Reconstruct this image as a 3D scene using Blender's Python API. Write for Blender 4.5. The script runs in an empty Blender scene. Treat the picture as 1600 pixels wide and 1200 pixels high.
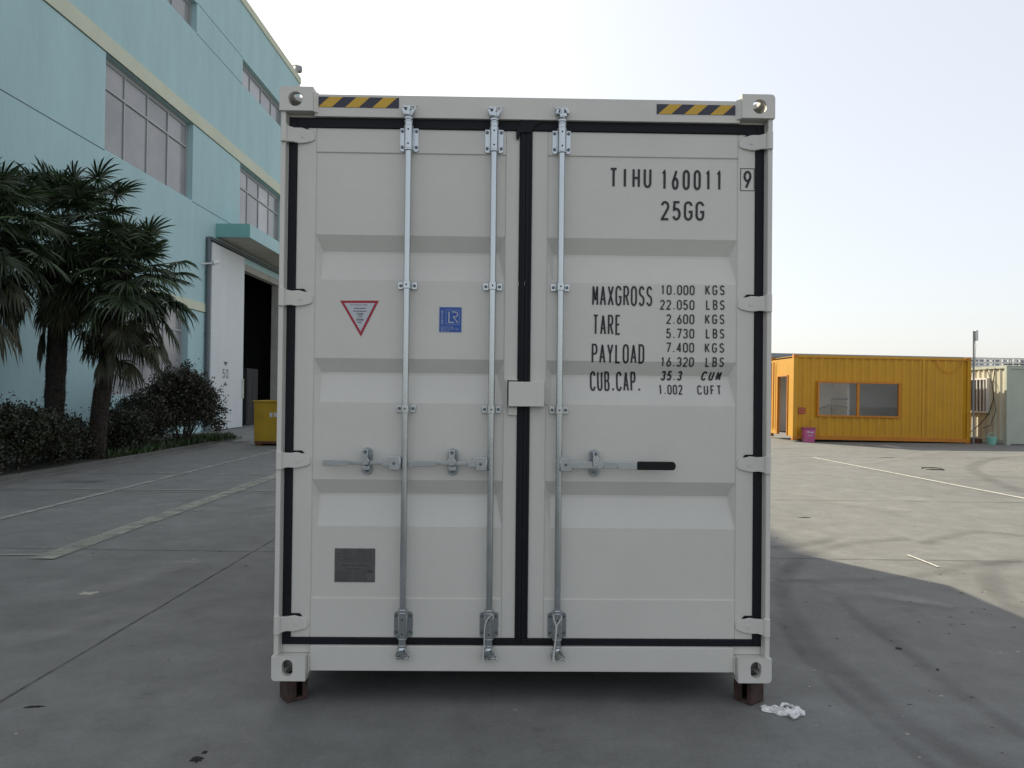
import bpy, bmesh, math, random
from mathutils import Vector, Matrix
from math import sin, cos, pi, radians

random.seed(7)
S = bpy.context.scene
COL = S.collection

# ------------------------------------------------------------------ camera
YAW, PITCH, ROLL, EYE, FPX = 0.0111063, 0.0122270, 0.0106958, 1.53182, 1159.44
_r = Vector((cos(YAW), sin(YAW), 0)); _f = Vector((-sin(YAW), cos(YAW), 0)); _u = Vector((0, 0, 1))
_f2 = _f*cos(PITCH)+_u*sin(PITCH); _u2 = _u*cos(PITCH)-_f*sin(PITCH)
_r3 = _r*cos(ROLL)+_u2*sin(ROLL); _u3 = _u2*cos(ROLL)-_r*sin(ROLL)
cd = bpy.data.cameras.new('camera'); cam = bpy.data.objects.new('camera', cd); COL.objects.link(cam)
cd.sensor_fit = 'HORIZONTAL'; cd.sensor_width = 36; cd.lens = 36*FPX/1600
cd.clip_start = .05; cd.clip_end = 3000
cam.matrix_world = Matrix(((_r3.x, _u3.x, -_f2.x, 0), (_r3.y, _u3.y, -_f2.y, 0), (_r3.z, _u3.z, -_f2.z, EYE), (0, 0, 0, 1)))
S.camera = cam

def G(px, py, z=0.0):
    """point of the ground seen at a photograph pixel (used to survey positions)"""
    d = _f2+_r3*((px-800)/FPX)-_u3*((py-600)/FPX)
    t = (z-EYE)/d.z
    return Vector((d.x*t, d.y*t, z))

# ------------------------------------------------------------------ light
SUN_DIR = Vector((-.81, 1.20, 1.0)).normalized()      # towards the sun
EL = math.asin(SUN_DIR.z); AZ = math.atan2(SUN_DIR.x, SUN_DIR.y)
w = bpy.data.worlds.new('World'); S.world = w; w.use_nodes = True
nt = w.node_tree; nt.nodes.clear()
sky = nt.nodes.new('ShaderNodeTexSky'); sky.sky_type = 'NISHITA'; sky.sun_disc = False
sky.sun_elevation = EL; sky.sun_rotation = AZ
sky.air_density = 1.0; sky.dust_density = 2.5; sky.ozone_density = 1.0
hz_ = nt.nodes.new('ShaderNodeMix'); hz_.data_type = 'RGBA'; hz_.inputs[0].default_value = .58; hz_.inputs[7].default_value = (7.1, 7.15, 7.2, 1)   # thin high haze whitens the sky
bg = nt.nodes.new('ShaderNodeBackground'); bg.inputs[1].default_value = .092
wo = nt.nodes.new('ShaderNodeOutputWorld')
nt.links.new(sky.outputs[0], hz_.inputs[6]); nt.links.new(hz_.outputs[2], bg.inputs[0]); nt.links.new(bg.outputs[0], wo.inputs[0])
sl = bpy.data.lights.new('sun', 'SUN'); sl.energy = 4.4; sl.angle = radians(.6); sl.color = (1, .885, .69)
so = bpy.data.objects.new('sun', sl); COL.objects.link(so)
so.rotation_euler = SUN_DIR.to_track_quat('Z', 'Y').to_euler()
S.view_settings.view_transform = 'Standard'; S.view_settings.look = 'None'
S.view_settings.exposure = 0.78; S.view_settings.gamma = 1.0

# ------------------------------------------------------------------ materials
def mat(name, col, rough=.6, metal=0., var=.0, vscale=4., col2=None, bump=0., bscale=40., spec=.5, fine=.0, stretch=None, coords='Object'):
    col = tuple(c*.87 for c in col); col2 = tuple(c*.87 for c in col2) if col2 else None
    m = bpy.data.materials.new(name); m.use_nodes = True
    n = m.node_tree; L = n.links.new; b = n.nodes['Principled BSDF']
    b.inputs['Roughness'].default_value = rough; b.inputs['Metallic'].default_value = metal
    b.inputs['Specular IOR Level'].default_value = spec
    b.inputs['Base Color'].default_value = (*col, 1)
    tc = n.nodes.new('ShaderNodeTexCoord'); src = tc.outputs[coords]
    if stretch:
        mp = n.nodes.new('ShaderNodeMapping'); mp.inputs['Scale'].default_value = stretch
        L(src, mp.inputs[0]); src = mp.outputs[0]
    if var or col2:
        no = n.nodes.new('ShaderNodeTexNoise'); no.inputs['Scale'].default_value = vscale; no.inputs['Detail'].default_value = 6
        no.inputs['Roughness'].default_value = .6
        L(src, no.inputs['Vector'])
        cr = n.nodes.new('ShaderNodeValToRGB')
        c2 = col2 or tuple(min(1, c*(1-var)) for c in col); c1 = col if col2 else tuple(min(1, c*(1+var)) for c in col)
        cr.color_ramp.elements[0].position = .35; cr.color_ramp.elements[1].position = .65
        cr.color_ramp.elements[0].color = (*c2, 1); cr.color_ramp.elements[1].color = (*c1, 1)
        L(no.outputs['Fac'], cr.inputs[0]); out = cr.outputs[0]
        if fine:
            n2 = n.nodes.new('ShaderNodeTexNoise'); n2.inputs['Scale'].default_value = vscale*14; n2.inputs['Detail'].default_value = 4
            L(src, n2.inputs['Vector'])
            mr = n.nodes.new('ShaderNodeMapRange'); mr.inputs['From Min'].default_value = .3; mr.inputs['From Max'].default_value = .7
            mr.inputs['To Min'].default_value = 1-fine; mr.inputs['To Max'].default_value = 1+fine
            L(n2.outputs['Fac'], mr.inputs[0])
            mx = n.nodes.new('ShaderNodeVectorMath'); mx.operation = 'SCALE'
            L(out, mx.inputs[0]); L(mr.outputs[0], mx.inputs['Scale']); out = mx.outputs[0]
        L(out, b.inputs['Base Color'])
        mr2 = n.nodes.new('ShaderNodeMapRange'); mr2.inputs['To Min'].default_value = max(0, rough-.08); mr2.inputs['To Max'].default_value = min(1, rough+.08)
        L(no.outputs['Fac'], mr2.inputs[0]); L(mr2.outputs[0], b.inputs['Roughness'])
    if bump:
        nb = n.nodes.new('ShaderNodeTexNoise'); nb.inputs['Scale'].default_value = bscale; nb.inputs['Detail'].default_value = 5
        L(src, nb.inputs['Vector'])
        bp = n.nodes.new('ShaderNodeBump'); bp.inputs['Strength'].default_value = bump; bp.inputs['Distance'].default_value = .02
        L(nb.outputs['Fac'], bp.inputs['Height']); L(bp.outputs[0], b.inputs['Normal'])
    return m

M = {}
M['white'] = mat('container_paint', (.650, .637, .592), .40, var=.035, vscale=1.3, bump=.10, bscale=2.2, fine=.012)
M['gasket'] = mat('rubber_gasket', (.007, .007, .012), .6, var=.2, vscale=8, spec=.25)
M['zinc'] = mat('galvanised_steel', (.56, .60, .62), .24, .92, var=.05, vscale=6, bump=.015, bscale=60)
M['zinc_dark'] = mat('galvanised_steel_dull', (.36, .40, .43), .45, .8, var=.25, vscale=40)
M['bolt'] = mat('bolt_steel', (.16, .18, .19), .45, .7)
M['blackplastic'] = mat('black_handle_sleeve', (.008, .008, .009), .55, spec=.25)
M['ink'] = mat('black_lettering', (.018, .018, .022), .55)
M['rustblock'] = mat('rusty_brown_steel', (.075, .04, .03), .7, col2=(.03, .018, .015), vscale=18, bump=.3, bscale=50)
M['stripe_y'] = mat('hazard_yellow', (.62, .38, .035), .5, var=.05, vscale=6)
M['stripe_k'] = mat('hazard_black', (.03, .03, .055), .5)
M['red'] = mat('sticker_red', (.36, .012, .035), .45)
M['stickerwhite'] = mat('sticker_white', (.52, .55, .58), .5)
M['blue'] = mat('sticker_blue', (.02, .09, .38), .45)
M['plate'] = mat('data_plate_metal', (.115, .115, .11), .5, .3, var=.15, vscale=30)
M['plate_ink'] = mat('data_plate_print', (.05, .052, .05), .55)
M['rope'] = mat('white_cord', (.55, .55, .54), .8)
M['dark'] = mat('dark_underside', (.03, .03, .032), .8)
M['teal'] = mat('teal_wall_paint', (.40, .60, .63), .75, var=.06, vscale=.9, bump=.15, bscale=30, fine=.025, stretch=(1, 1, .22))
M['teal_trim'] = mat('teal_canopy_paint', (.20, .44, .42), .6, var=.06, vscale=2)
M['canopy_soffit'] = mat('canopy_soffit', (.38, .38, .35), .8, var=.12, vscale=1.5)
M['cream'] = mat('cream_band_paint', (.60, .64, .50), .75, var=.05, vscale=.8, fine=.03)
M['joint'] = mat('wall_joint', (.05, .08, .09), .9)
M['winframe'] = mat('window_frame_metal', (.38, .40, .41), .5, .3)
M['winframe_dark'] = mat('window_frame_dark', (.07, .085, .09), .5, .2)
M['pane'] = mat('window_pane', (.34, .335, .345), .16, col2=(.24, .245, .255), vscale=.55, spec=.5, bump=.02, bscale=1.5)  # grey and its blotches paint in the bright sky mirrored by the glass
def pane_variation(m, pitch):
    """every light of a window a slightly different tone, blind-like, over the sky reflection painted into the panes"""
    n = m.node_tree; L = n.links.new; b = n.nodes['Principled BSDF']; src = b.inputs['Base Color'].links[0].from_socket
    tc = n.nodes.new('ShaderNodeTexCoord'); sx = n.nodes.new('ShaderNodeSeparateXYZ'); L(tc.outputs['Object'], sx.inputs[0])
    dv = n.nodes.new('ShaderNodeMath'); dv.operation = 'DIVIDE'; dv.inputs[1].default_value = pitch; L(sx.outputs[1], dv.inputs[0])
    fl = n.nodes.new('ShaderNodeMath'); fl.operation = 'FLOOR'; L(dv.outputs[0], fl.inputs[0])
    oi = n.nodes.new('ShaderNodeObjectInfo'); ad = n.nodes.new('ShaderNodeMath'); ad.operation = 'MULTIPLY_ADD'; ad.inputs[1].default_value = 37.; L(oi.outputs['Random'], ad.inputs[0]); L(fl.outputs[0], ad.inputs[2])
    wn = n.nodes.new('ShaderNodeTexWhiteNoise'); wn.noise_dimensions = '1D'; L(ad.outputs[0], wn.inputs['W'])
    mr = n.nodes.new('ShaderNodeMapRange'); mr.inputs['To Min'].default_value = .78; mr.inputs['To Max'].default_value = 1.22; L(wn.outputs['Value'], mr.inputs[0])
    v = n.nodes.new('ShaderNodeVectorMath'); v.operation = 'SCALE'; L(src, v.inputs[0]); L(mr.outputs[0], v.inputs['Scale']); L(v.outputs[0], b.inputs['Base Color'])
pane_variation(M['pane'], 1.337)
M['doorwhite'] = mat('sliding_door_paint', (.62, .66, .68), .55, var=.05, vscale=.9, stretch=(1, 1, .25))
M['pipe'] = mat('grey_downpipe', (.10, .125, .15), .5)
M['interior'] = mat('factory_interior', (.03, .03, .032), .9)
M['binyellow'] = mat('yellow_bin_paint', (.40, .26, .012), .55, var=.12, vscale=3, fine=.1)
M['rust'] = mat('rust', (.12, .05, .025), .8, var=.4, vscale=20)
M['yellow'] = mat('yellow_container_paint', (.60, .30, .006), .5, var=.06, vscale=1.3, fine=.04)
M['orange'] = mat('orange_trim_paint', (.56, .20, .008), .5, var=.08, vscale=3)
M['roomwall'] = mat('cabin_interior', (.85, .85, .83), .7, var=.03)
M['roomfloor'] = mat('cabin_floor', (.2, .19, .17), .7, var=.1)
M['palegreen'] = mat('pale_green_container', (.43, .47, .40), .55, var=.06, vscale=1.5, fine=.04)
M['palegreen_sunlit'] = mat('pale_green_container_sunlit', (.60, .58, .46), .55, var=.07, vscale=2, fine=.05)  # lighter, warmer copy of the pale green: sunlight put into the side's colour
M['pink'] = mat('pink_plastic', (.52, .10, .26), .45, var=.06, vscale=5)
M['pinkdark'] = mat('pink_plastic_dark', (.30, .05, .14), .5)
M['mint'] = mat('mint_plastic', (.25, .55, .47), .45)
M['whitepaint'] = mat('white_paint', (.7, .7, .69), .5, var=.04)
M['greymetal'] = mat('grey_metal', (.27, .28, .29), .5, .4, var=.08)
M['farroof'] = mat('far_roof', (.27, .30, .33), .7, var=.05)
M['farwall'] = mat('far_wall', (.42, .46, .50), .8, var=.05)
M['farglass'] = mat('far_window', (.16, .19, .22), .3)
M['cable'] = mat('black_cable', (.02, .02, .022), .6)
M['soil'] = mat('bed_soil', (.045, .04, .032), .95, var=.35, vscale=3, bump=.6, bscale=15)
M['kerb'] = mat('kerb_concrete', (.13, .13, .12), .85, var=.15, vscale=3)
M['trunk'] = mat('palm_trunk_fibre', (.05, .038, .03), .95, col2=(.02, .016, .014), vscale=12, bump=.9, bscale=30)
M['twig'] = mat('twig_bark', (.06, .045, .035), .9, var=.3, vscale=10)
M['debris'] = mat('dark_debris', (.012, .012, .013), .8)
M['grit_dark'] = mat('grit_dark', (.07, .07, .07), .9)
M['flake'] = mat('pale_chip', (.42, .42, .33), .8)

def leafmat(name, a, b, vscale=1.2, rough=.5, trans=.25):
    m = mat(name, a, rough, col2=b, vscale=vscale)
    n = m.node_tree; p = n.nodes['Principled BSDF']; L = n.links.new
    geo = n.nodes.new('ShaderNodeNewGeometry')
    # each leaf clump its own tint
    src = p.inputs['Base Color'].links[0].from_socket
    hs = n.nodes.new('ShaderNodeHueSaturation'); mr = n.nodes.new('ShaderNodeMapRange')
    mr.inputs['To Min'].default_value = .55; mr.inputs['To Max'].default_value = 1.6
    L(geo.outputs['Random Per Island'], mr.inputs[0]); L(mr.outputs[0], hs.inputs['Value']); L(src, hs.inputs['Color'])
    L(hs.outputs[0], p.inputs['Base Color'])
    tr = n.nodes.new('ShaderNodeBsdfTranslucent'); L(hs.outputs[0], tr.inputs[0])
    mx = n.nodes.new('ShaderNodeMixShader'); mx.inputs[0].default_value = trans
    o = n.nodes['Material Output']
    L(p.outputs[0], mx.inputs[1]); L(tr.outputs[0], mx.inputs[2]); L(mx.outputs[0], o.inputs[0])
    return m
M['frond'] = leafmat('palm_frond_green', (.038, .066, .022), (.02, .038, .015), trans=.2)
M['frond_dead'] = leafmat('palm_frond_dead', (.06, .062, .028), (.022, .028, .012), trans=.15)
M['hedgeleaf'] = leafmat('hedge_leaf', (.04, .05, .022), (.028, .026, .017))
M['bushleaf'] = leafmat('bush_leaf', (.046, .042, .026), (.025, .03, .018), trans=.15)
M['midleaf'] = leafmat('mid_shrub_leaf', (.042, .048, .024), (.028, .03, .017))
M['grass'] = leafmat('bed_weeds', (.05, .085, .025), (.03, .05, .02))

def glassmat(name, tint=(.6, .63, .65), refl=.22):
    m = bpy.data.materials.new(name); m.use_nodes = True; n = m.node_tree; L = n.links.new
    n.nodes.clear()
    t = n.nodes.new('ShaderNodeBsdfTransparent'); t.inputs[0].default_value = (*tint, 1)
    g = n.nodes.new('ShaderNodeBsdfGlossy'); g.inputs['Roughness'].default_value = .04
    no = n.nodes.new('ShaderNodeTexNoise'); no.inputs['Scale'].default_value = 1.5
    mr = n.nodes.new('ShaderNodeMapRange'); mr.inputs['To Min'].default_value = refl*.8; mr.inputs['To Max'].default_value = refl*1.2
    L(no.outputs['Fac'], mr.inputs[0])
    mx = n.nodes.new('ShaderNodeMixShader'); o = n.nodes.new('ShaderNodeOutputMaterial')
    L(mr.outputs[0], mx.inputs[0]); L(t.outputs[0], mx.inputs[1]); L(g.outputs[0], mx.inputs[2]); L(mx.outputs[0], o.inputs[0])
    return m
M['glass'] = glassmat('cabin_glass', (.95, .96, .96), .05)

def decal(name, col, cover=.6, scale=6., soft=True, maxa=1., contrast=.12):
    """worn marking: procedural holes, soft edge across the strip (UV.y)"""
    m = bpy.data.materials.new(name); m.use_nodes = True; n = m.node_tree; L = n.links.new
    b = n.nodes['Principled BSDF']; b.inputs['Base Color'].default_value = (*col, 1); b.inputs['Roughness'].default_value = .8
    tc = n.nodes.new('ShaderNodeTexCoord'); no = n.nodes.new('ShaderNodeTexNoise')
    no.inputs['Scale'].default_value = scale; no.inputs['Detail'].default_value = 8; no.inputs['Roughness'].default_value = .7
    L(tc.outputs['Object'], no.inputs['Vector'])
    mr = n.nodes.new('ShaderNodeMapRange'); mr.inputs['From Min'].default_value = .5+(.5-cover)*.5-contrast; mr.inputs['From Max'].default_value = .5+(.5-cover)*.5+contrast
    mr.inputs['To Max'].default_value = maxa
    L(no.outputs['Fac'], mr.inputs[0]); a = mr.outputs[0]
    if soft:
        sx = n.nodes.new('ShaderNodeSeparateXYZ'); L(tc.outputs['UV'], sx.inputs[0])
        m1 = n.nodes.new('ShaderNodeMath'); m1.operation = 'SUBTRACT'; m1.inputs[0].default_value = 1; L(sx.outputs[1], m1.inputs[1])
        m2 = n.nodes.new('ShaderNodeMath'); m2.operation = 'MULTIPLY'; L(sx.outputs[1], m2.inputs[0]); L(m1.outputs[0], m2.inputs[1])
        m3 = n.nodes.new('ShaderNodeMath'); m3.operation = 'MULTIPLY'; m3.inputs[1].default_value = 8 if maxa > .9 else 4; m3.use_clamp = True; L(m2.outputs[0], m3.inputs[0])
        m4 = n.nodes.new('ShaderNodeMath'); m4.operation = 'MULTIPLY'; L(m3.outputs[0], m4.inputs[0]); L(a, m4.inputs[1]); a = m4.outputs[0]
    L(a, b.inputs['Alpha'])
    return m
M['paint_worn'] = decal('worn_white_line', (.27, .28, .26), .66, 5)
M['paint_worn2'] = decal('worn_cream_line', (.28, .29, .245), .68, 4, contrast=.2, maxa=.95)
M['paint_thin'] = decal('thin_white_line', (.55, .54, .48), .75, 5)
M['tyre'] = decal('tyre_mark', (.045, .045, .047), .5, 1.6, True, .30, .25)
M['seam'] = decal('seam_dark', (.05, .05, .05), .7, 7, False, .75, .2)
M['seam_faint'] = decal('seam_faint', (.05, .05, .048), .62, 3, False, .7)
M['dust'] = decal('pale_dust_streak', (.36, .35, .31), .45, 2.2, True, .26, .2)
M['damp'] = decal('damp_stain', (.06, .06, .058), .6, 1.6, True, .6, .2)

# ground
def ground_mat():
    m = bpy.data.materials.new('yard_concrete'); m.use_nodes = True; n = m.node_tree; L = n.links.new; b = n.nodes['Principled BSDF']
    tc = n.nodes.new('ShaderNodeTexCoord')
    def noise(sc, det=6, ro=.6, vec=None):
        q = n.nodes.new('ShaderNodeTexNoise'); q.inputs['Scale'].default_value = sc; q.inputs['Detail'].default_value = det; q.inputs['Roughness'].default_value = ro
        L(vec or tc.outputs['Object'], q.inputs['Vector']); return q.outputs['Fac']
    def rng(s, a, b_, c, d):
        q = n.nodes.new('ShaderNodeMapRange'); q.inputs['From Min'].default_value = a; q.inputs['From Max'].default_value = b_
        q.inputs['To Min'].default_value = c; q.inputs['To Max'].default_value = d; L(s, q.inputs[0]); return q.outputs[0]
    def mul(a, b_):
        q = n.nodes.new('ShaderNodeMath'); q.operation = 'MULTIPLY'; L(a, q.inputs[0]); L(b_, q.inputs[1]); return q.outputs[0]
    big = rng(noise(.28, 5), .3, .7, .88, 1.10)
    mid = rng(noise(1.7, 8, .65), .3, .7, .90, 1.10)
    mp = n.nodes.new('ShaderNodeMapping'); mp.inputs['Scale'].default_value = (1.2, .25, 1); mp.inputs['Rotation'].default_value = (0, 0, .5); L(tc.outputs['Object'], mp.inputs[0])
    streak = rng(noise(1.3, 7, .7, mp.outputs[0]), .3, .7, .95, 1.04)
    fine = rng(noise(60, 4, .7), .25, .75, .86, 1.14)
    grit = rng(noise(14, 9, .8), .66, .76, 1, .72)
    cloud = rng(noise(3.4, 12, .78), .3, .7, .85, 1.14)
    stain = rng(noise(2.3, 10, .72), .60, .72, 1, .78)
    f = mul(mul(mul(mul(big, mid), mul(streak, fine)), grit), mul(cloud, stain))
    base = n.nodes.new('ShaderNodeValToRGB'); base.color_ramp.elements[0].color = (.142, .146, .142, 1); base.color_ramp.elements[1].color = (.174, .175, .165, 1)
    L(noise(.12, 3), base.inputs[0])
    v = n.nodes.new('ShaderNodeVectorMath'); v.operation = 'SCALE'; L(base.outputs[0], v.inputs[0]); L(f, v.inputs['Scale'])
    L(v.outputs[0], b.inputs['Base Color'])
    b.inputs['Roughness'].default_value = .82; b.inputs['Specular IOR Level'].default_value = .3
    bp = n.nodes.new('ShaderNodeBump'); bp.inputs['Strength'].default_value = .25; bp.inputs['Distance'].default_value = .01
    L(noise(45, 6, .7), bp.inputs['Height']); L(bp.outputs[0], b.inputs['Normal'])
    return m
M['ground'] = ground_mat()

# ------------------------------------------------------------------ mesh builder
class MB:
    def __init__(s): s.v = []; s.f = []; s.mi = []; s.uv = {}; s.cur = 0
    def face(s, ids, uv=None):
        if uv: s.uv[len(s.f)] = uv
        s.f.append(tuple(ids)); s.mi.append(s.cur)
    def poly(s, pts, uv=None):
        b = len(s.v); s.v += [tuple(p) for p in pts]; s.face(range(b, b+len(pts)), uv)
    def box(s, x0, y0, z0, x1, y1, z1, T=None):
        b = len(s.v)
        P = [(x0, y0, z0), (x1, y0, z0), (x1, y1, z0), (x0, y1, z0), (x0, y0, z1), (x1, y0, z1), (x1, y1, z1), (x0, y1, z1)]
        if T: P = [tuple(T @ Vector(p)) for p in P]
        s.v += P
        for q in ((0, 3, 2, 1), (4, 5, 6, 7), (0, 1, 5, 4), (1, 2, 6, 5), (2, 3, 7, 6), (3, 0, 4, 7)): s.face([b+i for i in q])
        return s
    def tube(s, pts, r, n=10, cap=True):
        pts = [Vector(p) for p in pts]; rs = r if isinstance(r, (list, tuple)) else [r]*len(pts)
        b = len(s.v); prev = None
        for i, p in enumerate(pts):
            d = (pts[min(i+1, len(pts)-1)]-pts[max(i-1, 0)]).normalized()
            if prev is None:
                a = Vector((0, 0, 1)) if abs(d.z) < .9 else Vector((1, 0, 0)); x = d.cross(a).normalized()
            else: x = (prev-d*prev.dot(d)).normalized()
            prev = x; y = d.cross(x)
            for k in range(n):
                t = 2*pi*k/n; s.v.append(tuple(p+(x*cos(t)+y*sin(t))*rs[i]))
        for i in range(len(pts)-1):
            for k in range(n):
                k2 = (k+1) % n; s.face((b+i*n+k, b+i*n+k2, b+(i+1)*n+k2, b+(i+1)*n+k))
        if cap:
            s.face([b+k for k in range(n)][::-1]); s.face([b+(len(pts)-1)*n+k for k in range(n)])
        return s
    def prism(s, pts, y0, y1, axis='y'):
        """2-D outline (a,b) extruded along an axis; y: (a,y,b)  x: (x,a,b)  z: (a,b,z)"""
        def m(a, b, t): return (a, t, b) if axis == 'y' else ((t, a, b) if axis == 'x' else (a, b, t))
        b = len(s.v); n = len(pts)
        s.v += [m(a, c, y0) for a, c in pts]+[m(a, c, y1) for a, c in pts]
        s.face([b+i for i in range(n)]); s.face([b+n+i for i in range(n)][::-1])
        for i in range(n):
            j = (i+1) % n; s.face((b+j, b+i, b+n+i, b+n+j))
        return s
    def build(s, name, m, parent=None, bevel=0, smooth=False, seg=2, fix=True):
        me = bpy.data.meshes.new(name); me.from_pydata(s.v, [], s.f)
        for q in (m if isinstance(m, (list, tuple)) else [m]): me.materials.append(q)
        me.polygons.foreach_set('material_index', s.mi)
        if s.uv:
            u = me.uv_layers.new(name='UVMap')
            for fi, uv in s.uv.items():
                for li, c in zip(me.polygons[fi].loop_indices, uv): u.data[li].uv = c
        me.update()
        if fix:
            bm = bmesh.new(); bm.from_mesh(me); bmesh.ops.recalc_face_normals(bm, faces=bm.faces); bm.to_mesh(me); bm.free()
        if smooth:
            me.polygons.foreach_set('use_smooth', [True]*len(me.polygons))
            try: me.set_sharp_from_angle(angle=radians(38))
            except Exception: pass
        o = bpy.data.objects.new(name, me); COL.objects.link(o)
        if parent: o.parent = parent
        if bevel:
            md = o.modifiers.new('bevel', 'BEVEL'); md.width = bevel; md.segments = seg; md.limit_method = 'ANGLE'; md.angle_limit = radians(35)
            md.harden_normals = False
        return o

def empty(name, loc=(0, 0, 0), rz=0, parent=None):
    o = bpy.data.objects.new(name, None); COL.objects.link(o); o.location = loc; o.rotation_euler = (0, 0, rz)
    o.empty_display_size = .2
    if parent: o.parent = parent
    return o
def tag(o, label=None, cat=None, group=None, kind=None):
    if label: o['label'] = label
    if cat: o['category'] = cat
    if group: o['group'] = group
    if kind: o['kind'] = kind
    return o
def struct(o): o['kind'] = 'structure'; return o
def box_obj(name, b, m, parent=None, bevel=0): return MB().box(*b).build(name, m, parent, bevel)
def copy_tree(o, parent=None):
    c = o.copy(); COL.objects.link(c); c.parent = parent
    for ch in [q for q in bpy.data.objects if q.parent == o]: copy_tree(ch, c)
    return c

# ------------------------------------------------------------------ stroke lettering
def arc(cx, cy, rx, ry, a0, a1, n=10):
    return [(cx+rx*cos(radians(a0+(a1-a0)*i/n)), cy+ry*sin(radians(a0+(a1-a0)*i/n))) for i in range(n+1)]
r_ = .24
GL = {
 'O': [arc(.5, 1-r_, .5, r_, 0, 180)+arc(.5, r_, .5, r_, 180, 360)+[(1, 1-r_)]],
 '1': [[(.25, .84), (.55, .98), (.55, 0)]],
 '2': [arc(.5, .74, .48, .26, 165, -28)+[(.02, 0), (1, 0)]],
 '3': [arc(.46, .75, .46, .25, 160, -90)+arc(.46, .26, .5, .26, 80, -160)],
 '4': [[(.72, 0), (.72, 1), (0, .28), (1, .28)]],
 '5': [[(.92, 1), (.16, 1), (.1, .56)]+arc(.45, .31, .5, .31, 120, -155)],
 '6': [[(.72, 1), (.1, .42)]+arc(.5, .29, .47, .29, 160, 520, 16)],
 '7': [[(0, 1), (1, 1), (.35, 0)]],
 '9': [[(.28, 0), (.9, .58)]+arc(.5, .71, .47, .29, -20, 340, 16)],
 'A': [[(0, 0), (.5, 1), (1, 0)], [(.17, .3), (.83, .3)]],
 'B': [[(.05, 0), (.05, 1)]+arc(.6, .76, .33, .24, 90, -90)+[(.05, .52)], [(.3, .52)]+arc(.62, .26, .36, .26, 90, -90)+[(.05, 0)]],
 'C': [arc(.5, 1-r_, .5, r_, 10, 180)+arc(.5, r_, .5, r_, 180, 350)],
 'D': [[(.05, 0), (.05, 1)]+arc(.5, 1-r_, .48, r_, 90, 0)+arc(.5, r_, .48, r_, 0, -90)+[(.05, 0)]],
 'E': [[(.95, 1), (.08, 1), (.08, 0), (.95, 0)], [(.08, .52), (.8, .52)]],
 'F': [[(.95, 1), (.08, 1), (.08, 0)], [(.08, .5), (.8, .5)]],
 'G': [arc(.5, 1-r_, .5, r_, 10, 180)+arc(.5, r_, .5, r_, 180, 360)+[(1, .45), (.55, .45)]],
 'H': [[(.05, 0), (.05, 1)], [(.95, 0), (.95, 1)], [(.05, .5), (.95, .5)]],
 'I': [[(.5, 0), (.5, 1)]],
 'K': [[(.05, 0), (.05, 1)], [(1, 1), (.08, .38)], [(.35, .58), (1, 0)]],
 'L': [[(.08, 1), (.08, 0), (.95, 0)]],
 'M': [[(0, 0), (.06, 1), (.5, .25), (.94, 1), (1, 0)]],
 'N': [[(.05, 0), (.05, 1), (.95, 0), (.95, 1)]],
 'P': [[(.05, 0), (.05, 1)]+arc(.6, .74, .38, .26, 90, -90)+[(.05, .48)]],
 'R': [[(.05, 0), (.05, 1)]+arc(.6, .75, .36, .25, 90, -90)+[(.05, .5)], [(.5, .5), (1, 0)]],
 'S': [arc(.5, .76, .45, .24, 20, 250)+arc(.5, .25, .48, .25, 75, -160)],
 'T': [[(0, 1), (1, 1)], [(.5, 1), (.5, 0)]],
 'U': [[(.02, 1)]+arc(.5, r_, .48, r_, 180, 360)+[(.98, 1)]],
 'X': [[(0, 0), (1, 1)], [(0, 1), (1, 0)]],
 'Y': [[(0, 1), (.5, .45), (1, 1)], [(.5, .45), (.5, 0)]],
 '.': [[(.35, 0), (.35, .11)]],
}
GL['0'] = GL['O']
def ribbon(mb, pts, wd, fn, step=None):
    if step:
        q = [pts[0]]
        for a, b in zip(pts, pts[1:]):
            k = max(1, int(math.hypot(b[0]-a[0], b[1]-a[1])/step))
            q += [(a[0]+(b[0]-a[0])*i/k, a[1]+(b[1]-a[1])*i/k) for i in range(1, k+1)]
        pts = q
    n = len(pts); L = []; closed = math.hypot(pts[0][0]-pts[-1][0], pts[0][1]-pts[-1][1]) < 1e-5
    for i in range(n):
        pa = pts[i-1] if i else (pts[-2] if closed else None); pb = pts[i+1] if i < n-1 else (pts[1] if closed else None); p = pts[i]
        def nrm(a, b):
            dx, dy = b[0]-a[0], b[1]-a[1]; l = math.hypot(dx, dy) or 1; return (-dy/l, dx/l)
        if pa is None: nn = nrm(p, pb); sc = 1
        elif pb is None: nn = nrm(pa, p); sc = 1
        else:
            n1, n2 = nrm(pa, p), nrm(p, pb); sx, sy = n1[0]+n2[0], n1[1]+n2[1]; l = math.hypot(sx, sy)
            if l < .3: nn = n1; sc = 1
            else: nn = (sx/l, sy/l); sc = min(1.7, 1/max(.3, nn[0]*n1[0]+nn[1]*n1[1]))
        h = wd/2*sc
        L.append((fn(p[0]+nn[0]*h, p[1]+nn[1]*h), fn(p[0]-nn[0]*h, p[1]-nn[1]*h)))
    for a, b in zip(L, L[1:]): mb.poly([a[1], b[1], b[0], a[0]])
_layer = [0]
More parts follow.
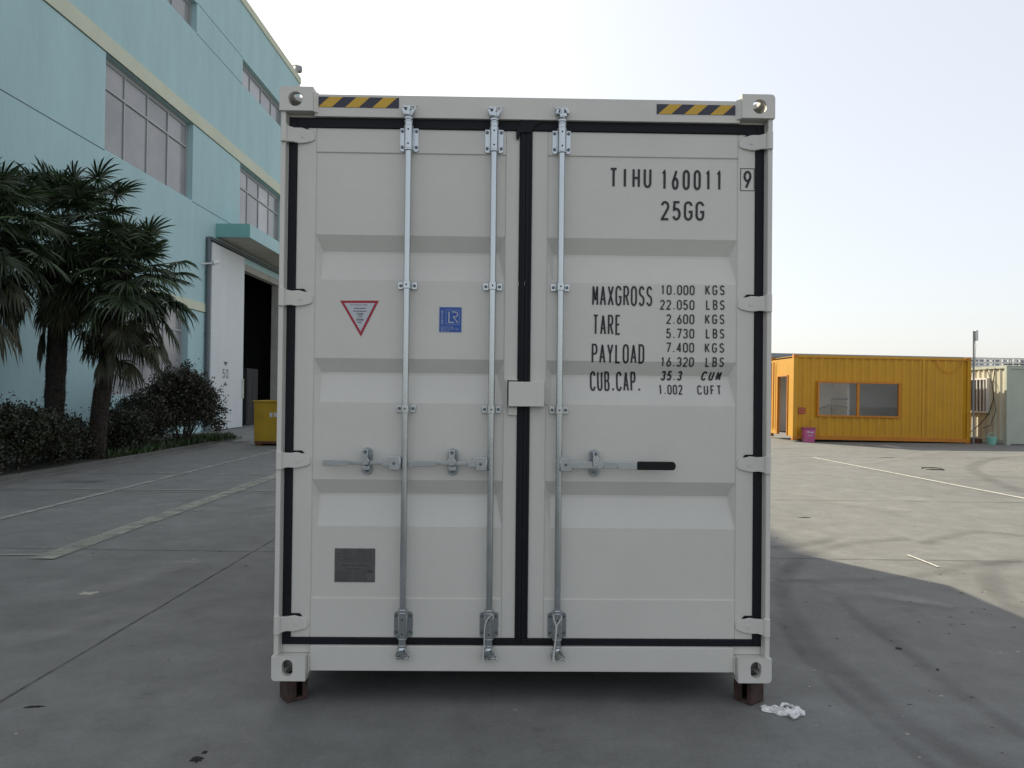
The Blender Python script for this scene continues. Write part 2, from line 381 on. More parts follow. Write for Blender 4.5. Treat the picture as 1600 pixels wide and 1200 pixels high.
def text(mb, s, x0, x1, z0, z1, fn, wd, slant=0., gw=.66, step=None):
    """letters of s fill the box; fn(x,z,lift)->point"""
    adv = [(.7 if c == '.' else 1.) for c in s]; tot = sum(adv[:-1])+gw*adv[-1]
    u = (x1-x0)/tot; x = x0; h = z1-z0
    if s == s[0]*len(s) and len(s) == 1: u = (x1-x0)/gw
    for c, a in zip(s, adv):
        if c in GL:
            for st in GL[c]:
                _layer[0] = (_layer[0]+1) % 4; lift = .0002*_layer[0]
                cw = u*gw*(1 if c not in '.' else .8)-wd
                P = [(x+wd/2+q[0]*cw+slant*(q[1]-.5)*h, z0+wd/2+q[1]*(h-wd)) for q in st]
                if c == 'M': pass
                ribbon(mb, P, wd, lambda a_, b_: fn(a_, b_, lift), step)
        x += u*a

# ------------------------------------------------------------------ GROUND
g = MB(); g.poly([(-900, -60, 0), (900, -60, 0), (900, 1500, 0), (-900, 1500, 0)])
struct(g.build('ground', M['ground']))

def strip(mb, pts, wd, z, closed=False):
    """flat ribbon on the ground, uv across"""
    pts = [Vector((p[0], p[1], 0)) for p in pts]; L = []; s = 0
    for i, p in enumerate(pts):
        d = (pts[min(i+1, len(pts)-1)]-pts[max(0, i-1)]).normalized(); nn = Vector((-d.y, d.x, 0))
        if i: s += (p-pts[i-1]).length
        w_ = wd[i] if isinstance(wd, list) else wd
        L.append((p+nn*w_/2, p-nn*w_/2, s))
    for a, b in zip(L, L[1:]):
        mb.poly([(a[1].x, a[1].y, z), (b[1].x, b[1].y, z), (b[0].x, b[0].y, z), (a[0].x, a[0].y, z)], [(a[2], 0), (b[2], 0), (b[2], 1), (a[2], 1)])
def wobble(a, b, n, amp):
    a = Vector(a); b = Vector(b); d = (b-a); nn = Vector((-d.y, d.x)).normalized()
    return [tuple(a+d*(i/n)+nn*random.uniform(-amp, amp)) for i in range(n+1)]
def marks(name, strips, m, z):
    mb = MB()
    for i, (pts, wd) in enumerate(strips): strip(mb, pts, wd, z+.0003*i)
    return struct(mb.build(name, M[m], fix=False))
# expansion joints
marks('ground_joint', [(wobble((-30, 7.02), (40, 7.06), 200, .004), .016),
      (wobble((-2.52, -10), (-2.50, 60), 300, .003), .014)], 'seam', .004)
marks('ground_joint', [(wobble((-30, 11.0), (40, 11.0), 120, .004), .02), (wobble((-8.3, 13.25), (-2.5, 13.2), 60, .004), .018),
      (wobble((-30, 18.9), (40, 18.9), 120, .004), .03), (wobble((-8.2, -8), (-8.2, 40), 120, .005), .03), (wobble((-30, 2.4), (40, 2.4), 120, .004), .012)], 'seam_faint', .0055)
# painted bay lines
marks('painted_line', [(wobble((-5.94, 2), (-6.28, 24), 60, .006), .12)], 'paint_worn', .008)
marks('painted_line', [(wobble((-4.26, 6.6), (-4.5, 24), 60, .008), .26), (wobble((-8.0, 6.75), (-4.3, 6.75), 20, .01), .05)], 'paint_worn2', .009)
marks('painted_line', [(wobble(G(1270, 715).xy, G(1640, 787).xy, 40, .006), .075),
      (wobble(G(1418, 868).xy, G(1467, 887).xy, 10, .004), .028)], 'paint_thin', .008)
marks('painted_line', [(wobble((-8.2, 11.2), (-3.4, 11.25), 30, .01), .06), (wobble((-6.8, 13.5), (-4.7, 13.5), 20, .01), .06)], 'paint_worn2', .0105)
def curve(pxs, n=10):
    P = [G(*p).xy for p in pxs]; out = []
    for i in range(len(P)-1):
        p0 = P[max(0, i-1)]; p1 = P[i]; p2 = P[i+1]; p3 = P[min(len(P)-1, i+2)]
        for k in range(n):
            t = k/n; out.append(tuple(.5*((2*p1)+(-p0+p2)*t+(2*p0-5*p1+4*p2-p3)*t*t+(-p0+3*p1-3*p2+p3)*t**3)))
    out.append(tuple(P[-1])); return out
marks('tyre_mark', [
    (curve([(1420, 842), (1330, 850), (1262, 868), (1224, 905), (1228, 945), (1262, 1000), (1345, 1075), (1480, 1170), (1600, 1240)]), .2),
    (curve([(1310, 838), (1270, 850), (1205, 858)]), .22),
    (curve([(1312, 935), (1350, 972), (1420, 1020), (1500, 1085), (1600, 1150), (1700, 1210)]), .13),
    (curve([(1600, 880), (1565, 880), (1545, 895), (1552, 920), (1600, 960), (1700, 1020)]), .24),
    (curve([(1600, 875), (1520, 884), (1400, 905), (1210, 908)]), .16),
    (curve([(1270, 700), (1205, 702)]), .3),
    (curve([(1600, 770), (1530, 742), (1520, 728), (1560, 716), (1640, 712)]), .35),
    (curve([(1600, 838), (1520, 832), (1440, 850)]), .2),
    (curve([(1215, 968), (1260, 1030), (1370, 1130), (1500, 1230)]), .1)], 'tyre', .012)
marks('dust_streak', [(curve([(1230, 770), (1330, 790), (1420, 800)]), .5), (curve([(1500, 700), (1380, 722), (1330, 725)]), .4),
    (curve([(60, 940), (160, 925), (300, 880)]), .35), (curve([(1560, 745), (1620, 725)]), 1.6), (curve([(1260, 905), (1330, 930), (1400, 935)]), .3),
    (curve([(0, 1010), (110, 985), (230, 950)]), .3), (curve([(250, 790), (350, 800), (430, 790)]), .4), (curve([(1400, 938), (1450, 945), (1490, 952)]), .2)], 'dust', .018)
marks('damp_stain', [(curve([(105, 752), (130, 754), (165, 752)]), .3), (curve([(340, 688), (372, 692), (388, 690)]), .5), (curve([(300, 670), (330, 672)]), .4)], 'damp', .023)
# flecks of grit and chips lying about (too many and too small to count)
random.seed(21)
for nm, mm, k in (('dark_grit', 'grit_dark', 170), ('pale_grit', 'flake', 110)):
    mb = MB()
    for i in range(k):
        x, y = (random.uniform(-6, 6), random.uniform(2.0, 16)) if random.random() < .6 else (random.uniform(1.3, 4), random.uniform(2.2, 7))
        r = random.uniform(.004, .012)*(.8 if mm == 'flake' else 1); n = 6; a0 = random.random()*6; el = random.uniform(1, 2.4)
        ring = [(x+r*el*cos(a0+2*pi*j/n)*random.uniform(.6, 1.2), y+r*sin(a0+2*pi*j/n)*random.uniform(.6, 1.2)) for j in range(n)]
        b = len(mb.v); mb.v += [(p[0], p[1], .0265) for p in ring]+[(x, y, .0265+r*.4)]
        for j in range(n): mb.face((b+j, b+(j+1) % n, b+n))
    for v in range(len(mb.v)): mb.v[v] = (mb.v[v][0], mb.v[v][1], mb.v[v][2]-.0262)
    tag(mb.build(nm, M[mm]), ('tiny dark specks of grit scattered over the concrete yard' if mm == 'grit_dark' else 'tiny pale chips scattered over the concrete yard'), 'grit', kind='stuff')

# ------------------------------------------------------------------ MAIN CONTAINER
CO = empty('shipping_container', (0.027, 3.630, .125), .027139)
tag(CO, 'tall off-white shipping container standing on brown steel blocks, doors facing front', 'container')
W, H, LN = 1.219, 2.896, 6.06
DD = .055                                    # the door plane sits this far behind the corner castings
def ku(u): return u*1.015+.0019              # front-face survey -> door plane
def kv(v): return 1.407+(v-1.407)*1.015
GT, GB = kv(2.742), kv(.180)                 # door opening top and bottom
# corner castings with their oval holes
def oval(w_, h_, n=8):
    r = min(w_, h_)/2; P = []
    for (sx, sy, a) in ((1, 1, 0), (-1, 1, 90), (-1, -1, 180), (1, -1, 270)):
        for i in range(n+1):
            t = radians(a+90*i/n); P.append((sx*(w_/2-r)+r*cos(t), sy*(h_/2-r)+r*sin(t)))
    return P
def casting(sx, top, back):
    o = MB().box(-.082, 0, -.059, .082, .178, .059).build('corner_casting', M['white'])
    bm = bmesh.new(); bm.from_mesh(o.data)
    es = [e for e in bm.edges if all(v.co.x*sx > .08 for v in e.verts) and abs(e.verts[0].co.z-e.verts[1].co.z) < 1e-4 and (e.verts[0].co.z > 0) == top]
    ez = [e for e in bm.edges if all(v.co.x*sx > .08 for v in e.verts) and abs(e.verts[0].co.z-e.verts[1].co.z) > .05 and e.verts[0].co.y < .01]
    bmesh.ops.bevel(bm, geom=es, offset=.020, segments=5, affect='EDGES', profile=.5)
    bm.to_mesh(o.data); bm.free()
    cuts = []
    cuts.append(MB().box(-.057 if sx < 0 else -.062, .028, -.036, .062 if sx < 0 else .057, .155, .036).build('cut', M['white']))
    cw, chh = (.070, .072) if top else (.052, .080)
    hx = .005*sx
    cuts.append(MB().prism([(hx+a, b+(-.002 if top else .004)) for a, b in oval(cw, chh)], -.02, .06).build('cut', M['white']))
    cuts.append(MB().prism([(a+.085, b) for a, b in oval(.075, .062)], .03*sx, .1*sx, 'x').build('cut', M['white']))
    cuts.append(MB().prism([(a*1., b+.09) for a, b in oval(.064, .1)], .02*(1 if top else -1), .09*(1 if top else -1), 'z').build('cut', M['white']))
    for c in cuts:
        md = o.modifiers.new('b', 'BOOLEAN'); md.operation = 'DIFFERENCE'; md.object = c; md.solver = 'EXACT'
    dg = bpy.context.evaluated_depsgraph_get(); ev = o.evaluated_get(dg); me = bpy.data.meshes.new_from_object(ev)
    me.name = 'corner_casting'
    o.modifiers.clear(); o.data = me
    for c in cuts: bpy.data.objects.remove(c)
    o.parent = CO
    o.location = (sx*(W-.082), LN if back else 0, (H-.059) if top else .059)
    if back: o.scale = (1, -1, 1)
    md = o.modifiers.new('bevel', 'BEVEL'); md.width = .003; md.segments = 2; md.limit_method = 'ANGLE'; md.angle_limit = radians(40)
    return o
for sx in (-1, 1):
    for top in (True, False):
        for back in (False, True): casting(sx, top, back)

# frame
for sx in (-1, 1):
    mb = MB()
    def bx(a, y0, z0, b, y1, z1): mb.box(min(sx*a, sx*b), y0, z0, max(sx*a, sx*b), y1, z1)
    bx(1.213, .012, .118, 1.190, .15, H-.118)            # outer leg of the post
    bx(1.190, .050, .118, 1.1835, .15, H-.118)            # recessed inner leg
    mb.build('corner_post', M['white'], CO, .003)
    mb = MB(); bx(1.213, LN-.16, .118, 1.06, LN-.003, H-.118); mb.build('corner_post', M['white'], CO, .003)
    # top and bottom side rails
    mb = MB(); bx(1.216, .178, H-.075, 1.15, LN-.178, H-.012); mb.build('side_rail', M['white'], CO, .003)
    mb = MB(); bx(1.216, .178, .02, 1.16, LN-.178, .16); mb.build('side_rail', M['white'], CO, .003)
# header: face between castings, set-back wings, rain gutter lip
mb = MB()
HT = 2.872
mb.prism([(-1.035, HT), (1.035, HT), (1.055, HT-.02), (1.055, GT), (-1.055, GT), (-1.055, HT-.02)], .030, .16)
mb.box(-1.183, .058, GT, -1.0555, .16, H-.118); mb.box(1.0555, .058, GT, 1.183, .16, H-.118)
hdr = mb.build('door_header', M['white'], CO, .0025)
# chamfer gussets between casting and header
for sx in (-1, 1):
    mb = MB(); P = [(sx*1.0545, .0305), (sx*1.034, .0305), (sx*1.0545, .006)]
    mb.prism(P, H-.118, H-.02, 'z'); mb.build('gusset', M['white'], CO, .001)
# hazard tape
def hazard(u0, u1, v0, v1):
    t = empty('hazard_tape', (0, 0, 0), 0, CO)
    h = v1-v0; y = .0282
    MB().box(u0, y, v0, u1, y+.0012, v1).build('backing_strip', M['stripe_k'], t)
    mb = MB(); per = (u1-u0)/3.05; sh = .055
    for k in range(3):
        a = u0+.008+k*per*1.0; b = a+per*.5
        x0_, x1_, x2_, x3_ = a, b, b+sh, a+sh
        mb = MB(); mb.poly([(x0_, y-.0006, v0+.0005), (x1_, y-.0006, v0+.0005), (min(x2_, u1-.001), y-.0006, v1-.0005), (x3_, y-.0006, v1-.0005)]); mb.build('stripe', M['stripe_y'], t)
hazard(kv(0)*0-1.045, -.640, 2.807, 2.859); hazard(.637, 1.030, 2.800, 2.850)
# sill
mb = MB()
mb.box(-1.040, .030, .040, 1.040, .20, GB)
mb.box(-1.183, .058, .1185, -1.0405, .2, GB); mb.box(1.0405, .058, .1185, 1.183, .2, GB)
mb.prism([(1.0405, .04), (1.054, .02), (1.054, .118), (1.0405, .118)], .035, .17); mb.prism([(-1.0405, .04), (-1.054, .02), (-1.054, .118), (-1.0405, .118)], .035, .17)
mb.build('door_sill', M['white'], CO, .003)
# body
def corr(mb, axis_len, fn, pitch=.28, dep=.036):
    """trapezoid corrugation profile points (t, depth)"""
    P = [(0, 0)]; t = .06
    while t < axis_len-.25:
        P += [(t, 0), (t+.07, dep), (t+.14, dep), (t+.21, 0)]; t += pitch
    P.append((axis_len, 0)); return P
for sx in (-1, 1):
    mb = MB(); P = corr(mb, LN-.36, None)
    for (a, da), (b, db) in zip(P, P[1:]):
        mb.poly([(sx*(1.20-da), .18+a, .16), (sx*(1.20-db), .18+b, .16), (sx*(1.20-db), .18+b, H-.075), (sx*(1.20-da), .18+a, H-.075)])
    mb.build('side_wall', M['white'], CO)
mb = MB(); P = corr(mb, 2*W-.3, None)
for (a, da), (b, db) in zip(P, P[1:]):
    mb.poly([(-W+.15+a, LN-.03-da, .1), (-W+.15+b, LN-.03-db, .1), (-W+.15+b, LN-.03-db, H-.08), (-W+.15+a, LN-.03-da, H-.08)])
mb.build('rear_wall', M['white'], CO)
box_obj('roof_panel', (-1.15, .16, H-.04, 1.15, LN-.05, H-.026), M['white'], CO)
mb = MB(); mb.box(-1.16, .2, .14, 1.16, LN-.05, .16)
for i in range(12): mb.box(-1.16, .45+i*.45, .02, 1.16, .5+i*.45, .139)
mb.build('floor', M['dark'], CO)

# doors -------------------------------------------------------------
def doorprof(v):
    """extra depth of the pressed panel at height v (three horizontal recesses)"""
    d = 0
    for a, b, c, e in ((2.173, 2.095, 2.082, 1.952), (1.569, 1.500, 1.488, 1.353), (.978, .907, .895, .750)):
        a, b, c, e = kv(a), kv(b), kv(c), kv(e)
        if e <= v <= a:
            d = .033*((a-v)/(a-b) if v > b else (1 if v > c else (v-e)/(c-e)))
    return d
PD = .006                                     # panel set back from the door's tube frame
def door(name, u0, u1, p0, p1, label):
    D = empty(name, (0, 0, 0), 0, CO); tag(D)
    if label: D['label'] = label
    z0, z1 = kv(.213), kv(2.694); q0, q1 = kv(.405), kv(2.575)
    # door leaf: frame + pressed panel as one mesh
    mb = MB()
    mb.box(u0, DD, z0, p0, DD+.05, z1); mb.box(p1, DD, z0, u1, DD+.05, z1)
    mb.box(p0, DD, q1, p1, DD+.05, z1) ; mb.box(p0, DD, z0, p1, DD+.05, q0)
    fr = mb.build('door_frame', M['white'], D, .0035)
    mb = MB()
    vs = [q0, q0+.012]
    for a, b, c, e in ((2.173, 2.095, 2.082, 1.952), (1.569, 1.500, 1.488, 1.353), (.978, .907, .895, .750))[::-1]: vs += [kv(e), kv(c), kv(b), kv(a)]
    vs += [q1-.012, q1]
    us = [p0, p0+.03, p1-.03, p1]
    def dep(u, v):
        d = doorprof(v)
        return DD+PD+(0 if u in (p0, p1) else d)
    idx = {}
    for j, v in enumerate(vs):
        for i, u in enumerate(us):
            idx[i, j] = len(mb.v); mb.v.append((u, dep(u, v), v))
    for j in range(len(vs)-1):
        for i in range(3): mb.face((idx[i, j], idx[i+1, j], idx[i+1, j+1], idx[i, j+1]))
    mb.build('door_panel', M['white'], D, .004, seg=3)
    return D
DL = door('door', ku(-1.128), ku(-.041), ku(-1.035), ku(-.108), 'wider left container door with warning triangle and blue sticker')
DR = door('door', ku(.020), ku(1.122), ku(.098), ku(1.036), 'right container door lettered in black')
def on_door(x, z, lift=0): return (x, DD+PD+doorprof(z)-.0022-lift, z)
def on_frame(x, z, lift=0): return (x, DD-.0012-lift, z)

# gaskets
gx0, gx1 = -1.1830, ku(-1.128)-.0005
gc0, gc1 = ku(-.0405)+.0003, ku(.0195)
def ring(mb, x0, z0, x1, z1): mb.box(x0, .0465, z0, x1, .075, z1)
mb = MB(); zt = kv(2.694)+.0005; zb = kv(.213)-.0005
ring(mb, gx0, GB+.0005, gx1, GT-.0005); ring(mb, gx1+.0002, zt, (gc0+gc1)/2-.001, GT-.0005); ring(mb, gx1+.0002, GB+.0005, (gc0+gc1)/2-.001, zb)
ring(mb, gc0, zb+.0002, (gc0+gc1)/2-.001, zt-.0002)
# lip along the seam and the curled flap at the top
mb.box(gc0+.004, .042, zb, gc0+.012, .0464, zt)
g1 = mb.build('gasket', M['gasket'], DL, .003)
rx1 = 1.1830
mb = MB(); mx = (gc0+gc1)/2
ring(mb, ku(1.1225), GB+.0005, rx1, GT-.0005); ring(mb, mx, zt, ku(1.1225)-.0003, GT-.0005); ring(mb, mx, GB+.0005, ku(1.1225)-.0003, zb)
ring(mb, mx, zb+.0002, gc1, zt-.0002)
mb.box(gc1-.010, .041, zb, gc1-.003, .0464, zt)
mb.prism([(mx-.032, GT+.003), (mx-.005, GT-.004), (mx+.018, GT+.012), (mx+.045, GT+.010), (mx+.07, GT-.012), (mx+.04, GT-.03), (mx+.026, zt-.012), (mx-.03, zt-.014), (mx-.038, zt-.05), (mx-.05, zt-.045), (mx-.05, zt+.005), (mx-.036, zt+.022)][::-1], .039, .0464)
mb.build('gasket', M['gasket'], DR, .003)

# hinges: barrel on the post edge, blade shaped onto the door
def hinge(sx, v, parent):
    mb = MB(); x = lambda a: sx*a
    prof = [(1.205, .036), (1.183, .038), (1.155, .034), (1.12, .038), (1.085, .028), (1.062, .016), (1.056, 0), (1.056, -.018), (1.07, -.028), (1.10, -.036), (1.13, -.040), (1.16, -.036), (1.183, -.040), (1.205, -.040)]
    ys = {1.205: .004, 1.183: .012, 1.155: .030, 1.16: .030, 1.12: .042, 1.13: .040, 1.10: .043, 1.085: .044, 1.07: .046, 1.062: .047, 1.056: .049}
    b = len(mb.v); n = len(prof)
    for a, z in prof: mb.v.append((x(a), ys[a], v+z))
    for a, z in prof: mb.v.append((x(a), .0548 if a < 1.13 else ys[a]+.018, v+z))
    half = n//2
    # front as quads between upper and lower outline
    up = list(range(0, 7)); lo = list(range(13, 6, -1))
    for i in range(6):
        mb.face((b+up[i], b+up[i+1], b+lo[i+1], b+lo[i])); mb.face((b+n+up[i], b+n+lo[i], b+n+lo[i+1], b+n+up[i+1]))
    for i in range(n):
        j = (i+1) % n; mb.face((b+i, b+j, b+n+j, b+n+i))
    h = mb.build('hinge', M['white'], parent, .0022, True)
    mb = MB(); mb.tube([(x(1.197), .013, v-.043), (x(1.197), .013, v+.043)], .0165, 16); mb.build('hinge_pin', M['white'], h, .001, True)
    mb = MB(); mb.tube([(x(1.117), .043, v-.004), (x(1.117), .0385, v-.004)], .008, 12); mb.build('rivet', M['white'], h)
for v in (kv(2.652), kv(1.858), kv(1.072), kv(.284)): hinge(-1, v, DL); hinge(1, v, DR)
# dark rubber tongues peeping out above each blade
for sx, par in ((-1, DL), (1, DR)):
    for v in (kv(2.652), kv(1.858), kv(1.072), kv(.284)):
        MB().prism([(sx*1.15, v+.030), (sx*1.15, v+.046), (sx*1.10, v+.046), (sx*1.088, v+.034)], .046, .0545).build('gasket_tab', M['gasket'], par)

# lock box across the seam
LB = empty('lock_box', (0, 0, 0), 0, CO)
mb = MB(); a, b = ku(-.084), ku(.088); c, d = kv(1.343), kv(1.462)
mb.box(a, .004, c, b, .008, d); mb.box(a+.001, .0081, d-.004, b, DD, d-.0005); mb.box(b-.004, .0081, c, b, DD, d-.0045); mb.box(a+.001, .0081, c+.0005, b-.005, .05, c+.004)
mb.build('cover_plate', M['white'], LB, .0015)
mb = MB(); mb.box(a-.014, .022, c-.004, a-.008, DD, d+.013); mb.box(a-.0075, .022, d+.007, ku(-.041), DD, d+.013); mb.build('back_flange', M['white'], LB, .0015)
MB().box(a, .040, c-.045, ku(-.042), DD, c-.006).build('tab', M['white'], LB, .002)
MB().tube([(b+.014, .048, c+.02), (b+.014, DD, c+.02)], .010, 14).build('staple', M['white'], LB, .001, True)

# lock rods ----------------------------------------------------------
def cam_top(mb, x, z, fl=1, up=1):
    """interlocking cam and keeper of a lock rod; up=1 at the header, -1 at the sill"""
    y = .014; Z = lambda a: z+up*a
    mb.tube([(x, y, Z(-.075)), (x, y, Z(-.045))], .018, 14); mb.tube([(x, y, Z(-.046)), (x, y, Z(-.036))], .0225, 14)
    mb.tube([(x, y, Z(-.036)), (x, y, Z(-.024))], [.017, .021], 14)
    # cam: hub with two hooked claws
    def T(ax, ay, rot): return Matrix.Translation((x+ax, y+ay, z)) @ Matrix.Rotation(rot, 4, 'Y')
    def blk(x0, z0, x1, z1, y0, y1, rot):
        zz = sorted((up*z0, up*z1)); mb.box(x0, y0, zz[0], x1, y1, zz[1], Matrix.Translation((x, y, z)) @ Matrix.Rotation(rot*up, 4, 'Y'))
    blk(-.016, -.026, .018, -.008, -.020, .012, .15*fl)
    blk(-.030, -.020, -.018, .016, -.016, .010, -.35*fl)
    blk(.016, -.022, .030, .010, -.020, .008, .5*fl)
    blk(-.008, -.010, .006, .022, -.012, .006, .25)
    blk(-.030, .010, -.006, .020, -.010, .014, .1*fl)
    arcp = [(x+fl*.020+.013*cos(t), y-.014, Z(.004+.013*sin(t))) for t in [radians(a) for a in range(-120, 140, 26)]]
    mb.tube(arcp, .0045, 8)
    mb.tube([(x+fl*.03, y, Z(.010)), (x+fl*.043, y-.004, Z(.030))], .0035, 8)
def bearing(mb, x, z, up=1):
    y = .019
    h = .062
    for s in (-1, 1):
        mb.prism([(x+s*.0205, z-h), (x+s*.040, z-h), (x+s*.046, z-h+.008), (x+s*.046, z+h-.008), (x+s*.040, z+h), (x+s*.0205, z+h)], .0475, .0545)
        mb.box(min(x+s*.0185, x+s*.0225), .014, z-h+.006, max(x+s*.0185, x+s*.0225), .0470, z+h-.006)
    mb.tube([(x, y, z-h+.004), (x, y, z+h+(.012 if up > 0 else .004))], .0215, 20)
    mb.tube([(x, y, z-h-.004), (x, y, z-h+.004)], .024, 20); mb.tube([(x, y, z+h+.012), (x, y, z+h+.018)], .0235, 20)
def bolts(x, z, par, ys=(.040, -.040), px=.035):
    for s in (-1, 1):
        for k in ys: MB().tube([(x+s*px, .0475, z+k), (x+s*px, .041, z+k)], [.0085, .0072], 8).build('bolt', M['bolt'], par, 0, True)
def holes(x, zs, par):
    for z in zs: MB().tube([(x, -.0032, z), (x, -.0022, z)], .0045, 10).build('grease_hole', M['cable'], par)
def guide(mb, x, z):
    for s in (-1, 1): mb.box(min(x+s*.021, x+s*.047), .0485, z-.018, max(x+s*.021, x+s*.047), .0545, z+.018)
    for s in (-1, 1): mb.box(min(x+s*.0185, x+s*.0215), .02, z-.0185, max(x+s*.0185, x+s*.0215), .0480, z+.0185)
    mb.tube([(x, .019, z-.019), (x, .019, z+.019)], .0215, 18)
def lockrod(ut, ub, side, cord, label):
    """side -1: handle to the left, +1 to the right"""
    R = empty('lock_rod', (0, 0, 0), 0, CO); R['label'] = label
    x = (ut+ub)/2
    MB().tube([(x, .019, .135), (x, .019, 2.74)], .0165, 20).build('rod', M['zinc'], R, 0, True)
    for z, up in ((2.792, 1), (.128, -1)):
        mb = MB(); cam_top(mb, x, z, -side if up > 0 else 1, up); mb.build('cam', M['zinc'], R, .0012, True)
    for z, up in ((kv(2.642), 1), (kv(.282), -1)):
        mb = MB(); bearing(mb, x, z, up); br = mb.build('bearing_bracket', M['zinc'], R, .0015, True)
        bolts(x, z, br); holes(x, (z+.034, z-.036), br)
    for z in (kv(1.925), kv(1.326)):
        mb = MB(); guide(mb, x, z); gb = mb.build('guide_bracket', M['zinc'], R, .0015, True)
        bolts(x, z, gb, (0,), .034); holes(x, (z,), gb)
    # handle hub
    zc = kv(1.064); hx0, hx1 = (x-.073, x-.020) if side < 0 else (x+.006, x+.062)
    mb = MB(); mb.box(hx0, -.010, zc-.032, hx1, -.005, zc+.034); mb.box(hx0+.003, -.0045, zc+.027, hx1-.003, .030, zc+.032); mb.box(hx0+.003, -.0045, zc-.031, hx1-.003, .030, zc-.027)
    e = hx1 if side < 0 else hx0
    mb.box(e-.004, -.006, zc-.024, e+.004, .020, zc+.024)
    hb = mb.build('handle_hub', M['zinc'], R, .003, True)
    cx = (hx0+hx1)/2-.002; MB().tube([(cx, -.0102, zc), (cx, -.014, zc)], .0075, 10).build('pivot_bolt', M['bolt'], hb, 0, True)
    mb = MB()
    if side < 0:                                     # edge-on bent bar with flat grip
        L = hx0
        mb.box(L-.038, -.004, zc-.014, L+.001, .022, zc+.016)
        mb.box(L-.225, .012, zc-.006, L-.0375, .017, zc+.010); mb.box(L-.225, .0175, zc-.010, L-.0375, .034, zc-.004)
        mb.prism([(L-.3255, zc-.012), (L-.318, zc-.018), (L-.205, zc-.013), (L-.190, zc-.006), (L-.190, zc+.012), (L-.318, zc+.014), (L-.3255, zc+.012)], .0045, .0125)
        hd = mb.build('handle', M['zinc'], R, .0015, True); kx = x-.188
    else:
        A = hx1
        mb.box(A, .002, zc-.018, A+.155, .008, zc+.016)
        T = Matrix.Translation((A+.155, .002, zc)) @ Matrix.Rotation(-.30, 4, 'Z'); mb.box(0, 0, -.018, .07, .006, .017, T)
        mb.box(A+.2225, -.019, zc-.018, A+.318, -.013, zc+.018)
        hd = mb.build('handle', M['zinc'], R, .0015, True)
        mb = MB(); n = 8; z0, z1 = zc-.020, zc+.021
        P = [(A+.3185, z0), (A+.490, z0)]+[(A+.490+.016*cos(radians(t)), zc+.0005+.0205*sin(radians(t))) for t in range(-75, 76, 15)]+[(A+.490, z1), (A+.3185, z1)]
        mb.prism(P, -.025, -.007); mb.build('grip_sleeve', M['blackplastic'], hd, .004)
        kx = x+.178
    # catch (retainer) on the door
    C = empty('handle_catch', (0, 0, 0), 0, R)
    mb = MB(); zt = zc+.005
    mb.prism([(kx+a, zt+b) for a, b in oval(.050, .134)], .049, .0545 if True else .055)
    cp = mb.build('catch', M['zinc_dark'], R, .0015, True); bpy.data.objects.remove(C)
    mb = MB()
    if side < 0:
        mb.prism([(kx-.016, zt+.062), (kx+.010, zt+.062), (kx+.013, zt+.05), (kx+.010, zt+.022), (kx+.019, zt+.008), (kx+.019, zt-.002), (kx+.009, zt-.014), (kx-.011, zt-.014), (kx-.022, zt-.002), (kx-.022, zt+.008), (kx-.013, zt+.022), (kx-.018, zt+.05)], -.010, -.004)
        mb.box(kx-.014, -.0035, zt+.030, kx+.012, .0485, zt+.056)
        mb.box(kx-.018, .010, zt-.040, kx+.018, .0485, zt-.020)
    else:
        mb.prism([(kx-.014, zt+.060), (kx+.012, zt+.060), (kx+.010, zt+.032), (kx+.016, zt+.030), (kx+.016, zt-.012), (kx-.014, zt-.012), (kx-.014, zt+.03), (kx-.010, zt+.034)], -.012, -.005)
        mb.box(kx-.012, -.0045, zt+.032, kx+.010, .0485, zt+.058)
        mb.tube([(kx, -.002, zt-.02), (kx, .004, zt-.046)], [.012, .008], 10)
    mb.build('catch_hook', M['zinc'], cp, .0015, True)
    for z in ((zt+.050, -.0125), (zt-.046, .040)): MB().tube([(kx, z[1], z[0]), (kx, z[1]-.005, z[0])], [.009, .0075], 8).build('bolt', M['bolt'], cp, 0, True)
    if cord:
        z = kv(.282); mb = MB()
        def pl(L_): return [(x+a, -.008-.002*abs(sin(i*1.7)), z+b) for i, (a, b) in enumerate(L_)]
        if cord == 1:
            mb.tube(pl([(.016, .068), (.000, .052), (-.014, .03), (-.020, 0), (-.022, -.04), (-.021, -.08), (-.025, -.12), (-.027, -.150), (-.024, -.172)]), [.003]*7+[.005, .004], 7)
            mb.tube(pl([(-.002, .066), (.008, .071), (.020, .060), (.021, .045)]), .0025, 7)
        else:
            mb.tube(pl([(-.021, .066), (-.020, .045), (-.011, .020), (-.006, .004), (-.009, -.05), (-.013, -.09), (-.018, -.13), (-.020, -.158), (-.016, -.172)]), [.004, .004, .004, .005, .0045, .004, .006, .008, .006], 7)
            mb.tube(pl([(-.007, .006), (.006, .030), (.019, .050), (.017, .060)]), .0038, 7)
        mb.build('tied_cord', M['rope'], R, 0, True)
lockrod(-.592, -.586, -1, 0, 'leftmost lock rod, near the warning triangle')
lockrod(-.171, -.164, -1, 1, 'middle lock rod beside the blue sticker')
lockrod(.165, .170, 1, 2, 'right lock rod with black-sleeved handle')

